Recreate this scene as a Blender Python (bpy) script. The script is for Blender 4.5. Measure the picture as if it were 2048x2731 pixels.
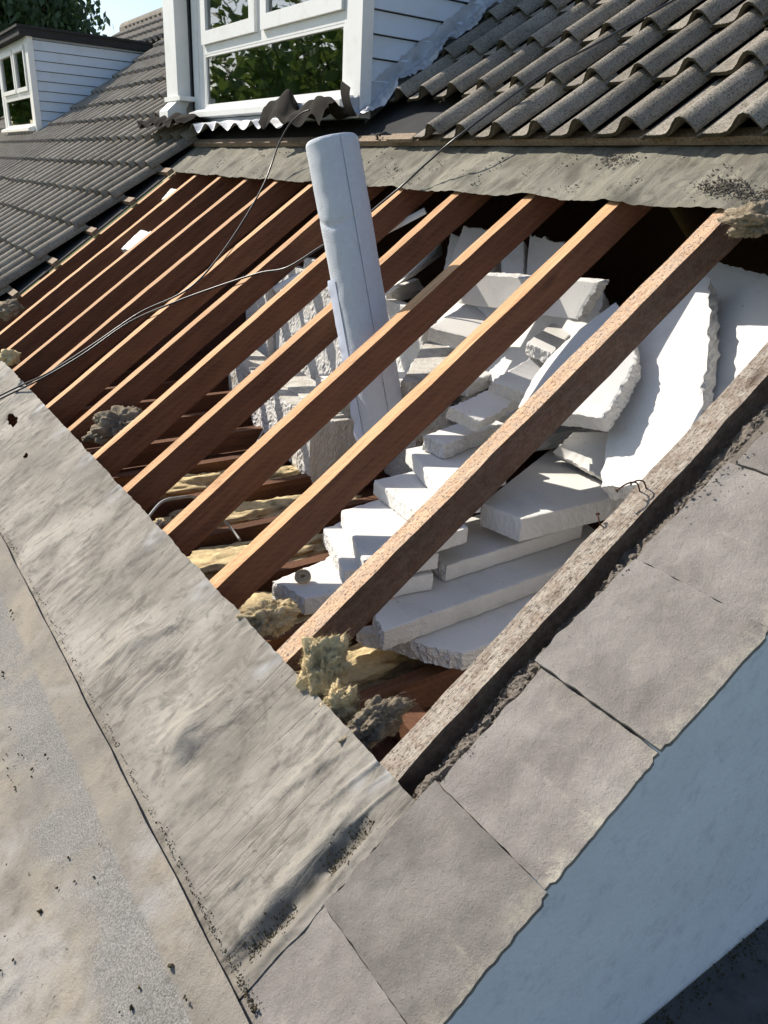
import bpy, bmesh, math, random
from mathutils import Vector, Matrix, noise as mn
random.seed(7)
for o in list(bpy.data.objects): bpy.data.objects.remove(o)
scene = bpy.context.scene
COL = scene.collection
# ---------------------------------------------------------------- frame of reference
# u: along the eaves, away from the gable; y: level, towards the ridge; z: up. v: up the slope, h: above the rafter tops.
S = 0.36                       # metres per rafter spacing
TH = math.radians(36)
CT, ST = math.cos(TH), math.sin(TH)
CAM = (-2.62414, -1.81075, 2.67717)
FWD = (0.74785737, 0.53336459, -0.3952614)
RGT = (-0.5624061, 0.82536939, 0.04964628)
DWN = (-0.35271623, -0.18516908, -0.91722607)
FPX, PCX, PCY = 2056.34, 1024.0, 1365.5
def W(u, y, z): return Vector((-u*S, y*S, z*S))
def R2(u, v, h): return (u, v*CT-h*ST, v*ST+h*CT)
def RW(u, v, h): return W(*R2(u, v, h))
def RL(u, v, h): return Vector((-u*S, v*S, h*S))
def _ray(x, y):
    a, b = (x-PCX)/FPX, (y-PCY)/FPX
    return [FWD[i]+a*RGT[i]+b*DWN[i] for i in range(3)]
def at(x, y, axis, val):
    d = _ray(x, y); k = (val-CAM[axis])/d[axis]
    return tuple(CAM[i]+k*d[i] for i in range(3))
def atz(x, y, z): return at(x, y, 2, z)
def roof(x, y, h=0.0):
    d = _ray(x, y)
    hc = -CAM[1]*ST+CAM[2]*CT; hd = -d[1]*ST+d[2]*CT
    k = (h-hc)/hd; p = [CAM[i]+k*d[i] for i in range(3)]
    return (p[0], p[1]*CT+p[2]*ST, h)
# ---------------------------------------------------------------- camera
cd = bpy.data.cameras.new('camera'); cam = bpy.data.objects.new('camera', cd); COL.objects.link(cam)
cd.sensor_fit = 'HORIZONTAL'; cd.sensor_width = 36; cd.lens = FPX/2048*36; cd.clip_start = 0.02; cd.clip_end = 3000
def wv(t): return Vector((-t[0], t[1], t[2])).normalized()
r_, d_, f_ = wv(RGT), wv(DWN), wv(FWD)
M = Matrix((( r_.x, -d_.x, -f_.x, 0), (r_.y, -d_.y, -f_.y, 0), (r_.z, -d_.z, -f_.z, 0), (0, 0, 0, 1)))
M.translation = W(*CAM); cam.matrix_world = M
scene.camera = cam
# ---------------------------------------------------------------- light
SA, SB = 1.10, -0.50
tosun = Vector((-SA, SB, 1)).normalized()
wd = bpy.data.worlds.new('World'); scene.world = wd; wd.use_nodes = True
nt = wd.node_tree; sky = nt.nodes.new('ShaderNodeTexSky'); sky.sky_type = 'NISHITA'; sky.sun_disc = False
sky.sun_elevation = math.asin(tosun.z); sky.sun_rotation = math.atan2(tosun.x, tosun.y)
sky.air_density = 1.0; sky.dust_density = 1.2; sky.ozone_density = 1.4
nt.links.new(sky.outputs[0], nt.nodes['Background'].inputs[0]); nt.nodes['Background'].inputs[1].default_value = 0.12
sl = bpy.data.lights.new('sun', 'SUN'); sl.energy = 5.0; sl.angle = math.radians(0.5); sl.color = (1.0, 0.93, 0.82)
so = bpy.data.objects.new('sun', sl); COL.objects.link(so); so.rotation_euler = tosun.to_track_quat('Z', 'Y').to_euler(); so.location = (0, 0, 12)
scene.view_settings.view_transform = 'Standard'; scene.view_settings.look = 'None'
scene.view_settings.exposure = 0.5; scene.view_settings.gamma = 1.0; scene.view_settings.use_curve_mapping = False
scene.render.resolution_x = 768; scene.render.resolution_y = 1024
# ---------------------------------------------------------------- helpers
def link(o, parent=None):
    COL.objects.link(o)
    if parent is not None: o.parent = parent
    return o
def tag(o, label=None, cat=None, group=None, kind=None):
    if label: o['label'] = label
    if cat: o['category'] = cat
    if group: o['group'] = group
    if kind: o['kind'] = kind
    return o
def empty(name, loc=(0, 0, 0), tilt=False):
    o = bpy.data.objects.new(name, None); o.empty_display_size = 0.1; COL.objects.link(o); o.location = loc
    if tilt: o.rotation_euler = (TH, 0, 0)
    return o
def mesh(name, verts, faces, mats, parent=None, smooth=False, tilt=False, midx=None, recentre=True):
    vs = [Vector(v) for v in verts]
    c = Vector((0, 0, 0))
    if recentre and vs:
        lo = Vector([min(v[i] for v in vs) for i in range(3)]); hi = Vector([max(v[i] for v in vs) for i in range(3)])
        c = (lo+hi)/2; c.z = lo.z
    me = bpy.data.meshes.new(name); me.from_pydata([v-c for v in vs], [], faces)
    for m in (mats if isinstance(mats, (list, tuple)) else [mats]): me.materials.append(m)
    if midx: me.polygons.foreach_set('material_index', midx)
    if smooth: me.polygons.foreach_set('use_smooth', [True]*len(me.polygons))
    if len(faces) < 400:
        bm = bmesh.new(); bm.from_mesh(me); bmesh.ops.recalc_face_normals(bm, faces=bm.faces); bm.to_mesh(me); bm.free()
    me.update()
    o = bpy.data.objects.new(name, me); link(o, parent)
    if tilt:
        o.rotation_euler = (TH, 0, 0); o.location = Vector((c.x, c.y*CT-c.z*ST, c.y*ST+c.z*CT))
    else: o.location = c
    return o
class MB:
    def __init__(s): s.v = []; s.f = []; s.m = []
    def box(s, a, b, m=0):
        n = len(s.v); x0, y0, z0 = a; x1, y1, z1 = b
        s.v += [(x0,y0,z0),(x1,y0,z0),(x1,y1,z0),(x0,y1,z0),(x0,y0,z1),(x1,y0,z1),(x1,y1,z1),(x0,y1,z1)]
        s.f += [tuple(n+i for i in q) for q in ((0,3,2,1),(4,5,6,7),(0,1,5,4),(1,2,6,5),(2,3,7,6),(3,0,4,7))]; s.m += [m]*6
        return s
    def prism(s, poly, off, m=0):
        n = len(s.v); k = len(poly); off = Vector(off)
        s.v += [Vector(p) for p in poly]+[Vector(p)+off for p in poly]
        s.f.append(tuple(range(n, n+k))[::-1]); s.f.append(tuple(range(n+k, n+2*k)))
        for i in range(k): s.f.append((n+i, n+(i+1) % k, n+k+(i+1) % k, n+k+i))
        s.m += [m]*(k+2); return s
    def tube(s, pts, r, n=8, m=0, cap=True):
        pts = [Vector(p) for p in pts]; b = len(s.v); up = Vector((0.13, 0.21, 1)).normalized(); L = len(pts)
        for i, p in enumerate(pts):
            t = (pts[min(i+1, L-1)]-pts[max(i-1, 0)]).normalized()
            a = t.cross(up)
            if a.length < 1e-4: a = t.cross(Vector((1, 0, 0)))
            a.normalize(); c = a.cross(t).normalized(); rr = r[i] if isinstance(r, (list, tuple)) else r
            for j in range(n):
                g = 2*math.pi*j/n; s.v.append(p+(a*math.cos(g)+c*math.sin(g))*rr)
        for i in range(L-1):
            for j in range(n):
                s.f.append((b+i*n+j, b+i*n+(j+1) % n, b+(i+1)*n+(j+1) % n, b+(i+1)*n+j)); s.m.append(m)
        if cap:
            s.f.append(tuple(b+j for j in range(n))[::-1]); s.f.append(tuple(b+(L-1)*n+j for j in range(n))); s.m += [m, m]
        return s
    def grid(s, fn, nu, nv, m=0, flip=False):
        b = len(s.v)
        for j in range(nv+1):
            for i in range(nu+1): s.v.append(Vector(fn(i/nu, j/nv)))
        for j in range(nv):
            for i in range(nu):
                q = (b+j*(nu+1)+i, b+j*(nu+1)+i+1, b+(j+1)*(nu+1)+i+1, b+(j+1)*(nu+1)+i)
                s.f.append(q[::-1] if flip else q); s.m.append(m)
        return s
    def build(s, name, mats, parent=None, smooth=False, tilt=False, recentre=True):
        return mesh(name, s.v, s.f, mats, parent, smooth, tilt, s.m if any(s.m) else None, recentre)
def catmull(P, n=8):
    P = [Vector(p) for p in P]; out = []
    for i in range(len(P)-1):
        p0, p1, p2, p3 = P[max(i-1, 0)], P[i], P[i+1], P[min(i+2, len(P)-1)]
        for k in range(n):
            t = k/n
            out.append(0.5*((2*p1)+(p2-p0)*t+(2*p0-5*p1+4*p2-p3)*t*t+(3*p1-p0-3*p2+p3)*t**3))
    out.append(P[-1]); return out
def fbm(p, o=4, H=1.0): return mn.fractal(Vector(p), H, 2.0, o)
def no(x, y=0.0, z=0.0): return mn.noise(Vector((x, y, z)))
def smooth01(a, b, x):
    t = max(0.0, min(1.0, (x-a)/(b-a))) if b != a else float(x > a); return t*t*(3-2*t)
# ---------------------------------------------------------------- materials
class NT:
    def __init__(s, name):
        s.mat = bpy.data.materials.new(name); s.mat.use_nodes = True; s.t = s.mat.node_tree
        s.b = s.t.nodes['Principled BSDF']; s.out = s.t.nodes['Material Output']; s._c = None
    def n(s, typ, **kw):
        nd = s.t.nodes.new(typ)
        for k, v in kw.items(): setattr(nd, k, v)
        return nd
    def put(s, sock, v):
        if v is None: return
        if isinstance(v, bpy.types.NodeSocket): s.t.links.new(v, sock)
        elif isinstance(v, (tuple, list)) and len(v) == 3 and sock.type == 'RGBA': sock.default_value = (*v, 1)
        else: sock.default_value = v
    def co(s, rnd=True):
        if s._c: return s._c
        tc = s.n('ShaderNodeTexCoord').outputs['Object']
        if rnd:
            oi = s.n('ShaderNodeObjectInfo'); a = s.n('ShaderNodeVectorMath', operation='MULTIPLY_ADD')
            cmb = s.n('ShaderNodeCombineXYZ'); s.t.links.new(oi.outputs['Random'], cmb.inputs[0]); s.t.links.new(oi.outputs['Random'], cmb.inputs[1]); s.t.links.new(oi.outputs['Random'], cmb.inputs[2])
            s.t.links.new(cmb.outputs[0], a.inputs[0]); a.inputs[1].default_value = (37, 53, 71); s.t.links.new(tc, a.inputs[2]); tc = a.outputs[0]; s.rnd = oi.outputs['Random']
        s._c = tc; return tc
    def mp(s, sc, vec=None):
        m = s.n('ShaderNodeMapping'); s.t.links.new(vec or s.co(), m.inputs[0]); m.inputs['Scale'].default_value = sc; return m.outputs[0]
    def noise(s, scale, detail=4, rough=0.55, vec=None, dist=0.0):
        nd = s.n('ShaderNodeTexNoise'); s.t.links.new(vec or s.co(), nd.inputs['Vector'])
        nd.inputs['Scale'].default_value = scale; nd.inputs['Detail'].default_value = detail; nd.inputs['Roughness'].default_value = rough; nd.inputs['Distortion'].default_value = dist
        return nd.outputs['Fac']
    def vor(s, scale, vec=None, feature='F1', out='Distance'):
        nd = s.n('ShaderNodeTexVoronoi', feature=feature); s.t.links.new(vec or s.co(), nd.inputs['Vector']); nd.inputs['Scale'].default_value = scale; return nd.outputs[out]
    def ramp(s, fac, *stops):
        r = s.n('ShaderNodeValToRGB'); s.t.links.new(fac, r.inputs[0]); e = r.color_ramp.elements
        while len(e) < len(stops): e.new(0.5)
        for k, (p, c) in enumerate(stops):
            e[k].position = p; e[k].color = (*c, 1) if isinstance(c, tuple) else (c, c, c, 1)
        return r.outputs[0]
    def mix(s, fac, a, b, mode='MIX'):
        m = s.n('ShaderNodeMix', data_type='RGBA', blend_type=mode); s.put(m.inputs[0], fac); s.put(m.inputs[6], a); s.put(m.inputs[7], b); return m.outputs[2]
    def math(s, op, a, b=None):
        m = s.n('ShaderNodeMath', operation=op); s.put(m.inputs[0], a); s.put(m.inputs[1], b); return m.outputs[0]
    def bump(s, h, strength=0.3, dist=0.002, prev=None):
        b = s.n('ShaderNodeBump'); b.inputs['Strength'].default_value = strength; b.inputs['Distance'].default_value = dist
        s.t.links.new(h, b.inputs['Height'])
        if prev: s.t.links.new(prev, b.inputs['Normal'])
        return b.outputs[0]
    def done(s, col, rough=0.8, normal=None, spec=0.3, metal=0.0):
        s.put(s.b.inputs['Base Color'], col); s.put(s.b.inputs['Roughness'], rough); s.put(s.b.inputs['Specular IOR Level'], spec); s.put(s.b.inputs['Metallic'], metal)
        if normal: s.t.links.new(normal, s.b.inputs['Normal'])
        return s.mat
def hsv(n, col, v, s_=1.0):
    h = n.n('ShaderNodeHueSaturation'); n.put(h.inputs['Color'], col); n.put(h.inputs['Value'], v); n.put(h.inputs['Saturation'], s_); return h.outputs[0]
def m_tile():
    n = NT('concrete_tile'); n.co()
    big = n.noise(9, 4); fine = n.noise(170, 3, 0.7)
    c = n.mix(n.ramp(big, (0.35, 0.0), (0.7, 1.0)), (0.225, 0.198, 0.160), (0.320, 0.288, 0.240))
    c = n.mix(n.ramp(fine, (0.38, 0.8), (0.50, 0.0)), c, (0.06, 0.054, 0.045))
    lich = n.noise(120, 2, 0.6); c = n.mix(n.ramp(lich, (0.60, 0.0), (0.70, 0.6)), c, (0.42, 0.395, 0.345))
    moss = n.noise(14, 5, 0.7); c = n.mix(n.ramp(moss, (0.62, 0.0), (0.72, 0.7)), c, (0.055, 0.052, 0.032))
    v = n.math('MULTIPLY_ADD', n.rnd, 0.35); n.t.nodes[-1].inputs[2].default_value = 0.82
    return n.done(hsv(n, c, v), 0.92, n.bump(fine, 1.0, 0.004, n.bump(big, 0.4, 0.004)), 0.2)
def m_felt(name, c0, c1, c2, streak=True, grit=0.5):
    n = NT(name); n.co(False)
    big = n.noise(3.2, 5, 0.6); mid = n.noise(14, 5, 0.65, n.mp((1.6, 0.55, 1))); fine = n.noise(260, 3, 0.7); crumbs = n.noise(70, 3, 0.7)
    c = n.mix(n.ramp(big, (0.34, 0.0), (0.62, 1.0)), c0, c1)
    c = n.mix(n.ramp(mid, (0.45, 0.0), (0.75, 0.8)), c, c2)
    c = n.mix(n.ramp(crumbs, (0.66, 0.0), (0.72, 0.75)), c, (0.06, 0.052, 0.04))
    ln = n.ramp(n.noise(3.0, 2, 0.4, n.mp((9.0, 0.42, 1))), (0.492, 0.0), (0.5, 1.0), (0.508, 0.0)); lm = n.ramp(n.noise(6, 3), (0.50, 0.0), (0.60, 1.0)); ln = n.math('MULTIPLY', ln, lm)
    c = n.mix(n.math('MULTIPLY', ln, 0.5), c, (0.08, 0.07, 0.055))
    pat = n.noise(2.1, 3, 0.5, dist=0.8); c = n.mix(n.ramp(pat, (0.53, 0.0), (0.68, 0.5)), c, tuple(min(1, x*1.45) for x in c1)); st = n.noise(9, 5, 0.7, n.mp((1.5, 0.7, 1)), 1.2); c = n.mix(n.ramp(st, (0.50, 0.0), (0.66, 0.75)), c, tuple(x*0.55 for x in c0)); sp2 = n.noise(34, 4, 0.7); c = n.mix(n.ramp(sp2, (0.56, 0.0), (0.70, 0.55)), c, tuple(x*0.6 for x in c0))
    at_ = n.n('ShaderNodeAttribute', attribute_name='wear')
    c = n.mix(at_.outputs['Fac'], c, (0.40, 0.40, 0.40))
    at2 = n.n('ShaderNodeAttribute', attribute_name='dirt'); c = n.mix(at2.outputs['Fac'], c, (0.07, 0.062, 0.05))
    cr = n.noise(11, 4, 0.6, n.mp((3.2, 0.45, 1)))
    nb = n.bump(cr, 0.05, 0.008); nb = n.bump(fine, grit, 0.0018, nb); nb = n.bump(crumbs, 0.35, 0.004, nb); va = n.math('ABSOLUTE', n.math('SUBTRACT', n.noise(3.0, 2, 0.4, n.mp((9.0, 0.42, 1))), 0.5)); vb = n.math('ABSOLUTE', n.math('SUBTRACT', n.noise(4.0, 3, 0.5, n.mp((15.0, 0.8, 1))), 0.5)); mk = n.ramp(n.noise(2.6, 3), (0.42, 1.0), (0.60, 0.0)); va = n.math('MAXIMUM', n.ramp(va, (0.0, 0.0), (0.022, 1.0)), mk); mk2 = n.ramp(n.noise(5.0, 3), (0.44, 1.0), (0.62, 0.0)); vb = n.math('MAXIMUM', n.ramp(vb, (0.0, 0.0), (0.02, 1.0)), mk2); nb = n.bump(va, 0.32, 0.006, nb); nb = n.bump(vb, 0.22, 0.003, nb)
    return n.done(c, 0.85, nb, 0.25)
def m_mineral():
    n = NT('mineral_felt'); n.co(False)
    big = n.noise(2.6, 5, 0.6); grit = n.vor(330); gn = n.noise(300, 2, 0.7); fine = n.noise(120, 4, 0.7)
    band = n.n('ShaderNodeAttribute', attribute_name='band').outputs['Fac']
    dirt = n.ramp(n.noise(4.2, 5, 0.65), (0.50, 0.0), (0.66, 1.0))
    gran = n.mix(n.ramp(gn, (0.4, 0.0), (0.62, 1.0)), (0.12, 0.115, 0.105), (0.27, 0.262, 0.25))
    dust = n.mix(n.ramp(big, (0.36, 0.0), (0.64, 1.0)), (0.285, 0.25, 0.20), (0.175, 0.163, 0.145)); dust = n.mix(n.ramp(n.noise(3.4, 4, 0.6, dist=1.0), (0.52, 0.0), (0.66, 0.6)), dust, (0.325, 0.313, 0.295)); dust = n.mix(n.ramp(n.noise(24, 5, 0.7), (0.50, 0.0), (0.72, 0.5)), dust, (0.12, 0.10, 0.078))
    dust = n.mix(n.ramp(n.noise(60, 3, 0.7), (0.66, 0.0), (0.73, 0.8)), dust, (0.055, 0.047, 0.035))
    clear = n.math('MULTIPLY', n.math('MULTIPLY', band, 0.8), n.math('SUBTRACT', 1.0, dirt))
    c = n.mix(clear, dust, gran)
    return n.done(c, 0.9, n.bump(gn, 0.6, 0.002, n.bump(fine, 0.5, 0.006)), 0.2)
def m_slate():
    n = NT('fibre_slate'); n.co()
    big = n.noise(9, 5, 0.6); fine = n.noise(360, 4, 0.8); fl = n.noise(26, 6, 0.75)
    c = n.mix(n.ramp(big, (0.35, 0.0), (0.65, 1.0)), (0.190, 0.172, 0.155), (0.285, 0.262, 0.238))
    c = n.mix(n.ramp(fl, (0.60, 0.0), (0.68, 0.7)), c, (0.28, 0.26, 0.23))
    c = n.mix(n.ramp(fine, (0.30, 0.7), (0.42, 0.0)), c, (0.10, 0.092, 0.085))
    w = n.n('ShaderNodeAttribute', attribute_name='wear').outputs['Fac']
    c = n.mix(n.math('MULTIPLY', w, n.ramp(n.noise(38, 5, 0.7), (0.42, 0.0), (0.55, 1.0))), c, (0.37, 0.34, 0.28))
    v = n.math('MULTIPLY_ADD', n.rnd, 0.30); n.t.nodes[-1].inputs[2].default_value = 0.85
    return n.done(hsv(n, c, v), 0.9, n.bump(fine, 0.9, 0.003, n.bump(fl, 0.8, 0.008)), 0.2)
def m_wood(name, light, dark, grey=0.0, bump=0.35):
    n = NT(name); n.co()
    g1 = n.noise(7, 4, 0.6, n.mp((0.8, 9, 9))); g2 = n.noise(60, 3, 0.6, n.mp((0.35, 6, 6))); big = n.noise(3, 4)
    saw = n.n('ShaderNodeTexWave', wave_type='BANDS', bands_direction='DIAGONAL'); n.t.links.new(n.mp((1, 1, 1)), saw.inputs[0]); saw.inputs['Scale'].default_value = 26; saw.inputs['Distortion'].default_value = 6; saw.inputs['Detail'].default_value = 2
    c = n.mix(n.ramp(g1, (0.32, 0.0), (0.66, 1.0)), dark, light)
    c = n.mix(n.math('MULTIPLY', g2, 0.45), c, dark)
    c = n.mix(n.ramp(n.noise(5, 4, 0.6), (0.60, 0.0), (0.78, 0.6)), c, (0.07, 0.04, 0.025))
    c = n.mix(n.math('MULTIPLY', n.math('POWER', saw.outputs['Fac'], 2.0), 0.30), c, light)
    if grey > 0:
        gn = n.noise(45, 4, 0.7); c = n.mix(n.ramp(gn, (0.36, 0.0), (0.60, grey)), c, (0.34, 0.30, 0.25))
        c = n.mix(n.ramp(n.noise(150, 3, 0.7), (0.36, 0.8), (0.46, 0.0)), c, (0.06, 0.045, 0.035))
    kn = n.vor(3.2, n.mp((0.55, 1.6, 1.6))); c = n.mix(n.ramp(kn, (0.03, 0.85), (0.09, 0.0)), c, (0.05, 0.026, 0.015)); sp_ = n.ramp(n.noise(5, 3, 0.5, n.mp((0.25, 14, 14))), (0.495, 0.0), (0.5, 1.0), (0.505, 0.0)); c = n.mix(n.math('MULTIPLY', sp_, 0.6), c, (0.04, 0.022, 0.014))
    v = n.math('MULTIPLY_ADD', n.rnd, 0.28); n.t.nodes[-1].inputs[2].default_value = 0.84
    nb = n.bump(g2, bump, 0.004, n.bump(saw.outputs['Fac'], 0.08, 0.003))
    if grey > 0: nb = n.bump(n.noise(95, 4, 0.7, n.mp((0.5, 1, 1))), 0.9, 0.006, nb)
    return n.done(hsv(n, c, v), 0.75, nb, 0.25)
def m_eps(name, base=(0.72, 0.705, 0.67), rough=False, dirt=0.0):
    n = NT(name); n.co()
    bead = n.vor(230); b2 = n.noise(60, 3)
    c = n.mix(n.noise(4, 4), base, tuple(x*0.94 for x in base))
    sp = n.noise(85, 2, 0.5); c = n.mix(n.ramp(sp, (0.735, 0.0), (0.76, 0.85)), c, (0.10, 0.09, 0.08))
    c = n.mix(n.ramp(n.noise(7, 5, 0.65), (0.52, 0.0), (0.72, 0.35)), c, (0.42, 0.40, 0.36)); c = n.mix(n.ramp(n.noise(240, 2, 0.6), (0.66, 0.0), (0.72, 0.5)), c, (0.25, 0.23, 0.20))
    if dirt > 0:
        d = n.noise(16, 5, 0.7); c = n.mix(n.ramp(d, (0.44, 0.0), (0.72, dirt)), c, (0.26, 0.21, 0.14))
        c = n.mix(n.ramp(n.noise(60, 4, 0.7), (0.60, 0.0), (0.70, dirt)), c, (0.16, 0.11, 0.06))
    nb = n.bump(b2, 0.5 if rough else 0.08, 0.006 if rough else 0.002); nb = n.bump(bead, 0.9 if rough else 0.12, 0.003 if rough else 0.001, nb)
    return n.done(c, 0.75, nb, 0.25)
def m_plain(name, col, rough=0.6, spec=0.3, var=0.12, scale=18, bs=0.15, bscale=120, metal=0.0, dirt=None):
    n = NT(name); n.co()
    c = n.mix(n.noise(scale, 4), tuple(x*(1-var) for x in col), tuple(min(1, x*(1+var)) for x in col))
    if dirt: c = n.mix(n.ramp(n.noise(dirt[1], 5, 0.7), (0.52, 0.0), (0.75, dirt[2])), c, dirt[0])
    return n.done(c, rough, n.bump(n.noise(bscale, 4, 0.6), bs, 0.003), spec, metal)
def m_wool(name, a, b, dirt):
    n = NT(name); n.co()
    f = n.noise(30, 5, 0.7, dist=1.5); c = n.mix(n.ramp(f, (0.35, 0.0), (0.65, 1.0)), b, a)
    c = n.mix(n.ramp(n.noise(7, 5, 0.65), (0.44, 0.0), (0.60, dirt)), c, (0.10, 0.088, 0.07))
    return n.done(c, 0.95, n.bump(n.noise(120, 4, 0.7, dist=2.0), 0.9, 0.006), 0.1)
def m_glass():
    n = NT('window_glass'); t = n.t
    gl = n.n('ShaderNodeBsdfGlossy'); gl.inputs['Roughness'].default_value = 0.014; gl.inputs['Color'].default_value = (1, 1, 1, 1)
    tr = n.n('ShaderNodeBsdfTransparent'); tr.inputs['Color'].default_value = (0.62, 0.68, 0.66, 1)
    fr = n.n('ShaderNodeFresnel'); fr.inputs['IOR'].default_value = 3.2
    mx = n.n('ShaderNodeMixShader'); t.links.new(fr.outputs[0], mx.inputs[0]); t.links.new(tr.outputs[0], mx.inputs[1]); t.links.new(gl.outputs[0], mx.inputs[2])
    nb = n.bump(n.noise(1.1, 2), 0.03, 0.05); t.links.new(nb, gl.inputs['Normal'])
    t.links.new(mx.outputs[0], n.out.inputs[0]); return n.mat
def m_leaf(name, a, b):
    n = NT(name); n.co(False)
    c = n.mix(n.ramp(n.noise(0.9, 3), (0.35, 0.0), (0.65, 1.0)), a, b); c = n.mix(n.math('MULTIPLY', n.noise(9, 2), 0.5), c, a)
    n.put(n.b.inputs['Base Color'], c); n.b.inputs['Roughness'].default_value = 0.6
    tl = n.n('ShaderNodeBsdfTranslucent'); n.put(tl.inputs[0], c); mx = n.n('ShaderNodeMixShader'); mx.inputs[0].default_value = 0.3
    n.t.links.new(n.b.outputs[0], mx.inputs[1]); n.t.links.new(tl.outputs[0], mx.inputs[2]); n.t.links.new(mx.outputs[0], n.out.inputs[0]); return n.mat
TILE = m_tile()
FELT = m_felt('weathered_felt', (0.160, 0.146, 0.124), (0.275, 0.254, 0.220), (0.125, 0.113, 0.097))
FELT_UP = m_felt('dusty_felt', (0.135, 0.126, 0.098), (0.20, 0.188, 0.15), (0.105, 0.097, 0.074), grit=1.0)
FELT_DARK = m_plain('dark_felt', (0.035, 0.035, 0.037), 0.9, 0.2, 0.4, 9, 0.5, 160)
MINERAL = m_mineral()
SLATE = m_slate()
MORTAR = m_plain('mortar', (0.145, 0.125, 0.105), 0.95, 0.1, 0.5, 45, 1.0, 120)
WOOD = m_wood('rafter_side', (0.205, 0.090, 0.048), (0.110, 0.045, 0.025))  # side and underside tones, each darker than its paired top tone
WOOD_T = m_wood('pale_rafter_top', (0.60, 0.365, 0.19), (0.39, 0.20, 0.09))
WOOD_W = m_wood('weathered_rafter_side', (0.14, 0.072, 0.046), (0.075, 0.038, 0.024), 0.12, 0.4)
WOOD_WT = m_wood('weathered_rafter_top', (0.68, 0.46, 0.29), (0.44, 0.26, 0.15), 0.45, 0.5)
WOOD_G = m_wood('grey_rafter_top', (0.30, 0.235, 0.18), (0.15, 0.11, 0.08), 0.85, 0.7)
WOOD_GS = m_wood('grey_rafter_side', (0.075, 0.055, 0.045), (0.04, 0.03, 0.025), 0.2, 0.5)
WOOD_D = m_wood('old_joist_wood', (0.17, 0.08, 0.042), (0.085, 0.038, 0.022))
BATTEN = m_wood('batten_wood', (0.36, 0.26, 0.17), (0.16, 0.10, 0.06), 0.3)
EPS = m_eps('polystyrene'); EPS_R = m_eps('polystyrene_torn', (0.69, 0.675, 0.645), True); EPS_D = m_eps('polystyrene_dirty', (0.62, 0.60, 0.55), True, 0.7)
FLEECE = m_plain('membrane_fleece', (0.58, 0.61, 0.66), 0.95, 0.1, 0.09, 50, 0.9, 260)
PAPER = m_plain('paper_strip', (0.62, 0.66, 0.78), 0.6, 0.3, 0.06, 30, 0.1, 60)
LEAD = m_plain('lead_sheet', (0.42, 0.43, 0.44), 0.5, 0.5, 0.18, 20, 0.3, 60, 0.35, ((0.20, 0.19, 0.17), 12, 0.7))
LEAD_L = m_plain('pale_lead_sheet', (0.50, 0.51, 0.54), 0.45, 0.5, 0.12, 14, 0.35, 40, 0.25, ((0.24, 0.23, 0.22), 16, 0.6))
LEAD_DK = m_plain('dark_lead_sheet', (0.026, 0.023, 0.020), 0.95, 0.1, 0.4, 16, 0.6, 50, 0.1)  # far darker tone than the other lead, for crumpled ends and tag
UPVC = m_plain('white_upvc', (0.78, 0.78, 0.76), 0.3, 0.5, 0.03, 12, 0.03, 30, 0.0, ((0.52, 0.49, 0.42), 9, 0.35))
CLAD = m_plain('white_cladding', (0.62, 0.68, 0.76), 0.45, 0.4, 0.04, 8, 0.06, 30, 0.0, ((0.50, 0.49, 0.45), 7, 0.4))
RENDER = m_plain('painted_render', (0.74, 0.735, 0.745), 0.85, 0.2, 0.12, 7, 1.0, 75, 0.0, ((0.46, 0.46, 0.48), 26, 0.55))
GLASS = m_glass()
CABLE_M = m_plain('cable_sheath', (0.018, 0.018, 0.02), 0.35, 0.5, 0.2, 10, 0.05, 30)
CABLE_G = m_plain('grey_cable_sheath', (0.30, 0.29, 0.27), 0.5, 0.4, 0.1, 10, 0.05, 30)
RUST = m_plain('rusty_nail', (0.10, 0.05, 0.03), 0.8, 0.3, 0.4, 200, 0.5, 500, 0.3)
WOOL_Y = m_wool('yellow_mineral_wool', (0.86, 0.70, 0.40), (0.62, 0.48, 0.28), 0.42)
WOOL_G = m_wool('grey_mineral_wool', (0.42, 0.35, 0.25), (0.26, 0.21, 0.15), 0.6)
MOSS = m_plain('dry_moss', (0.055, 0.046, 0.028), 0.95, 0.1, 0.5, 60, 1.0, 120)
LEAF = m_leaf('green_leaves', (0.09, 0.15, 0.03), (0.24, 0.32, 0.075)); LEAF_D = m_leaf('dark_leaves', (0.05, 0.08, 0.032), (0.10, 0.15, 0.06))
BARK = m_plain('bark', (0.09, 0.07, 0.05), 0.95, 0.1, 0.3, 20, 0.8, 40)
ROOM = m_plain('room_wall', (0.16, 0.17, 0.16), 0.9, 0.1)
CURTAIN = m_plain('curtain_cloth', (0.60, 0.62, 0.60), 0.9, 0.1)
BRICK_M = m_plain('dusty_brick', (0.20, 0.11, 0.075), 0.95, 0.1, 0.35, 30, 0.6, 60)
GROUND = m_plain('ground', (0.075, 0.095, 0.04), 0.95, 0.1, 0.4, 0.6, 0.3, 4)
CAPM = m_plain('beige_plastic', (0.48, 0.36, 0.22), 0.5, 0.4, 0.08)
# ---------------------------------------------------------------- setting
g = MB().box((-400, -400, -5.4), (400, 400, -5.2)).build('ground', GROUND); tag(g, kind='structure')
# the gable end: wall stepped under the slates, painted render outside
def slope_poly(u, y0, y1, zb, hoff):
    zr = y1*ST/CT+hoff/CT
    return [W(u, y0, zb), W(u, 2*y1-y0, zb), W(u, 2*y1-y0, y0*ST/CT+hoff/CT), W(u, y1, zr), W(u, y0, y0*ST/CT+hoff/CT)]
gw = empty('gable_wall', W(-0.75, 4, -14.4)); tag(gw, 'white rendered gable wall under the slate verge, in blue shade', 'wall')
o = MB().prism(slope_poly(-1.06, -2.6, 11.4, -14.4, -0.12), W(0.62, 0, 0)).build('render_wall', RENDER, gw); o.location -= gw.location
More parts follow.
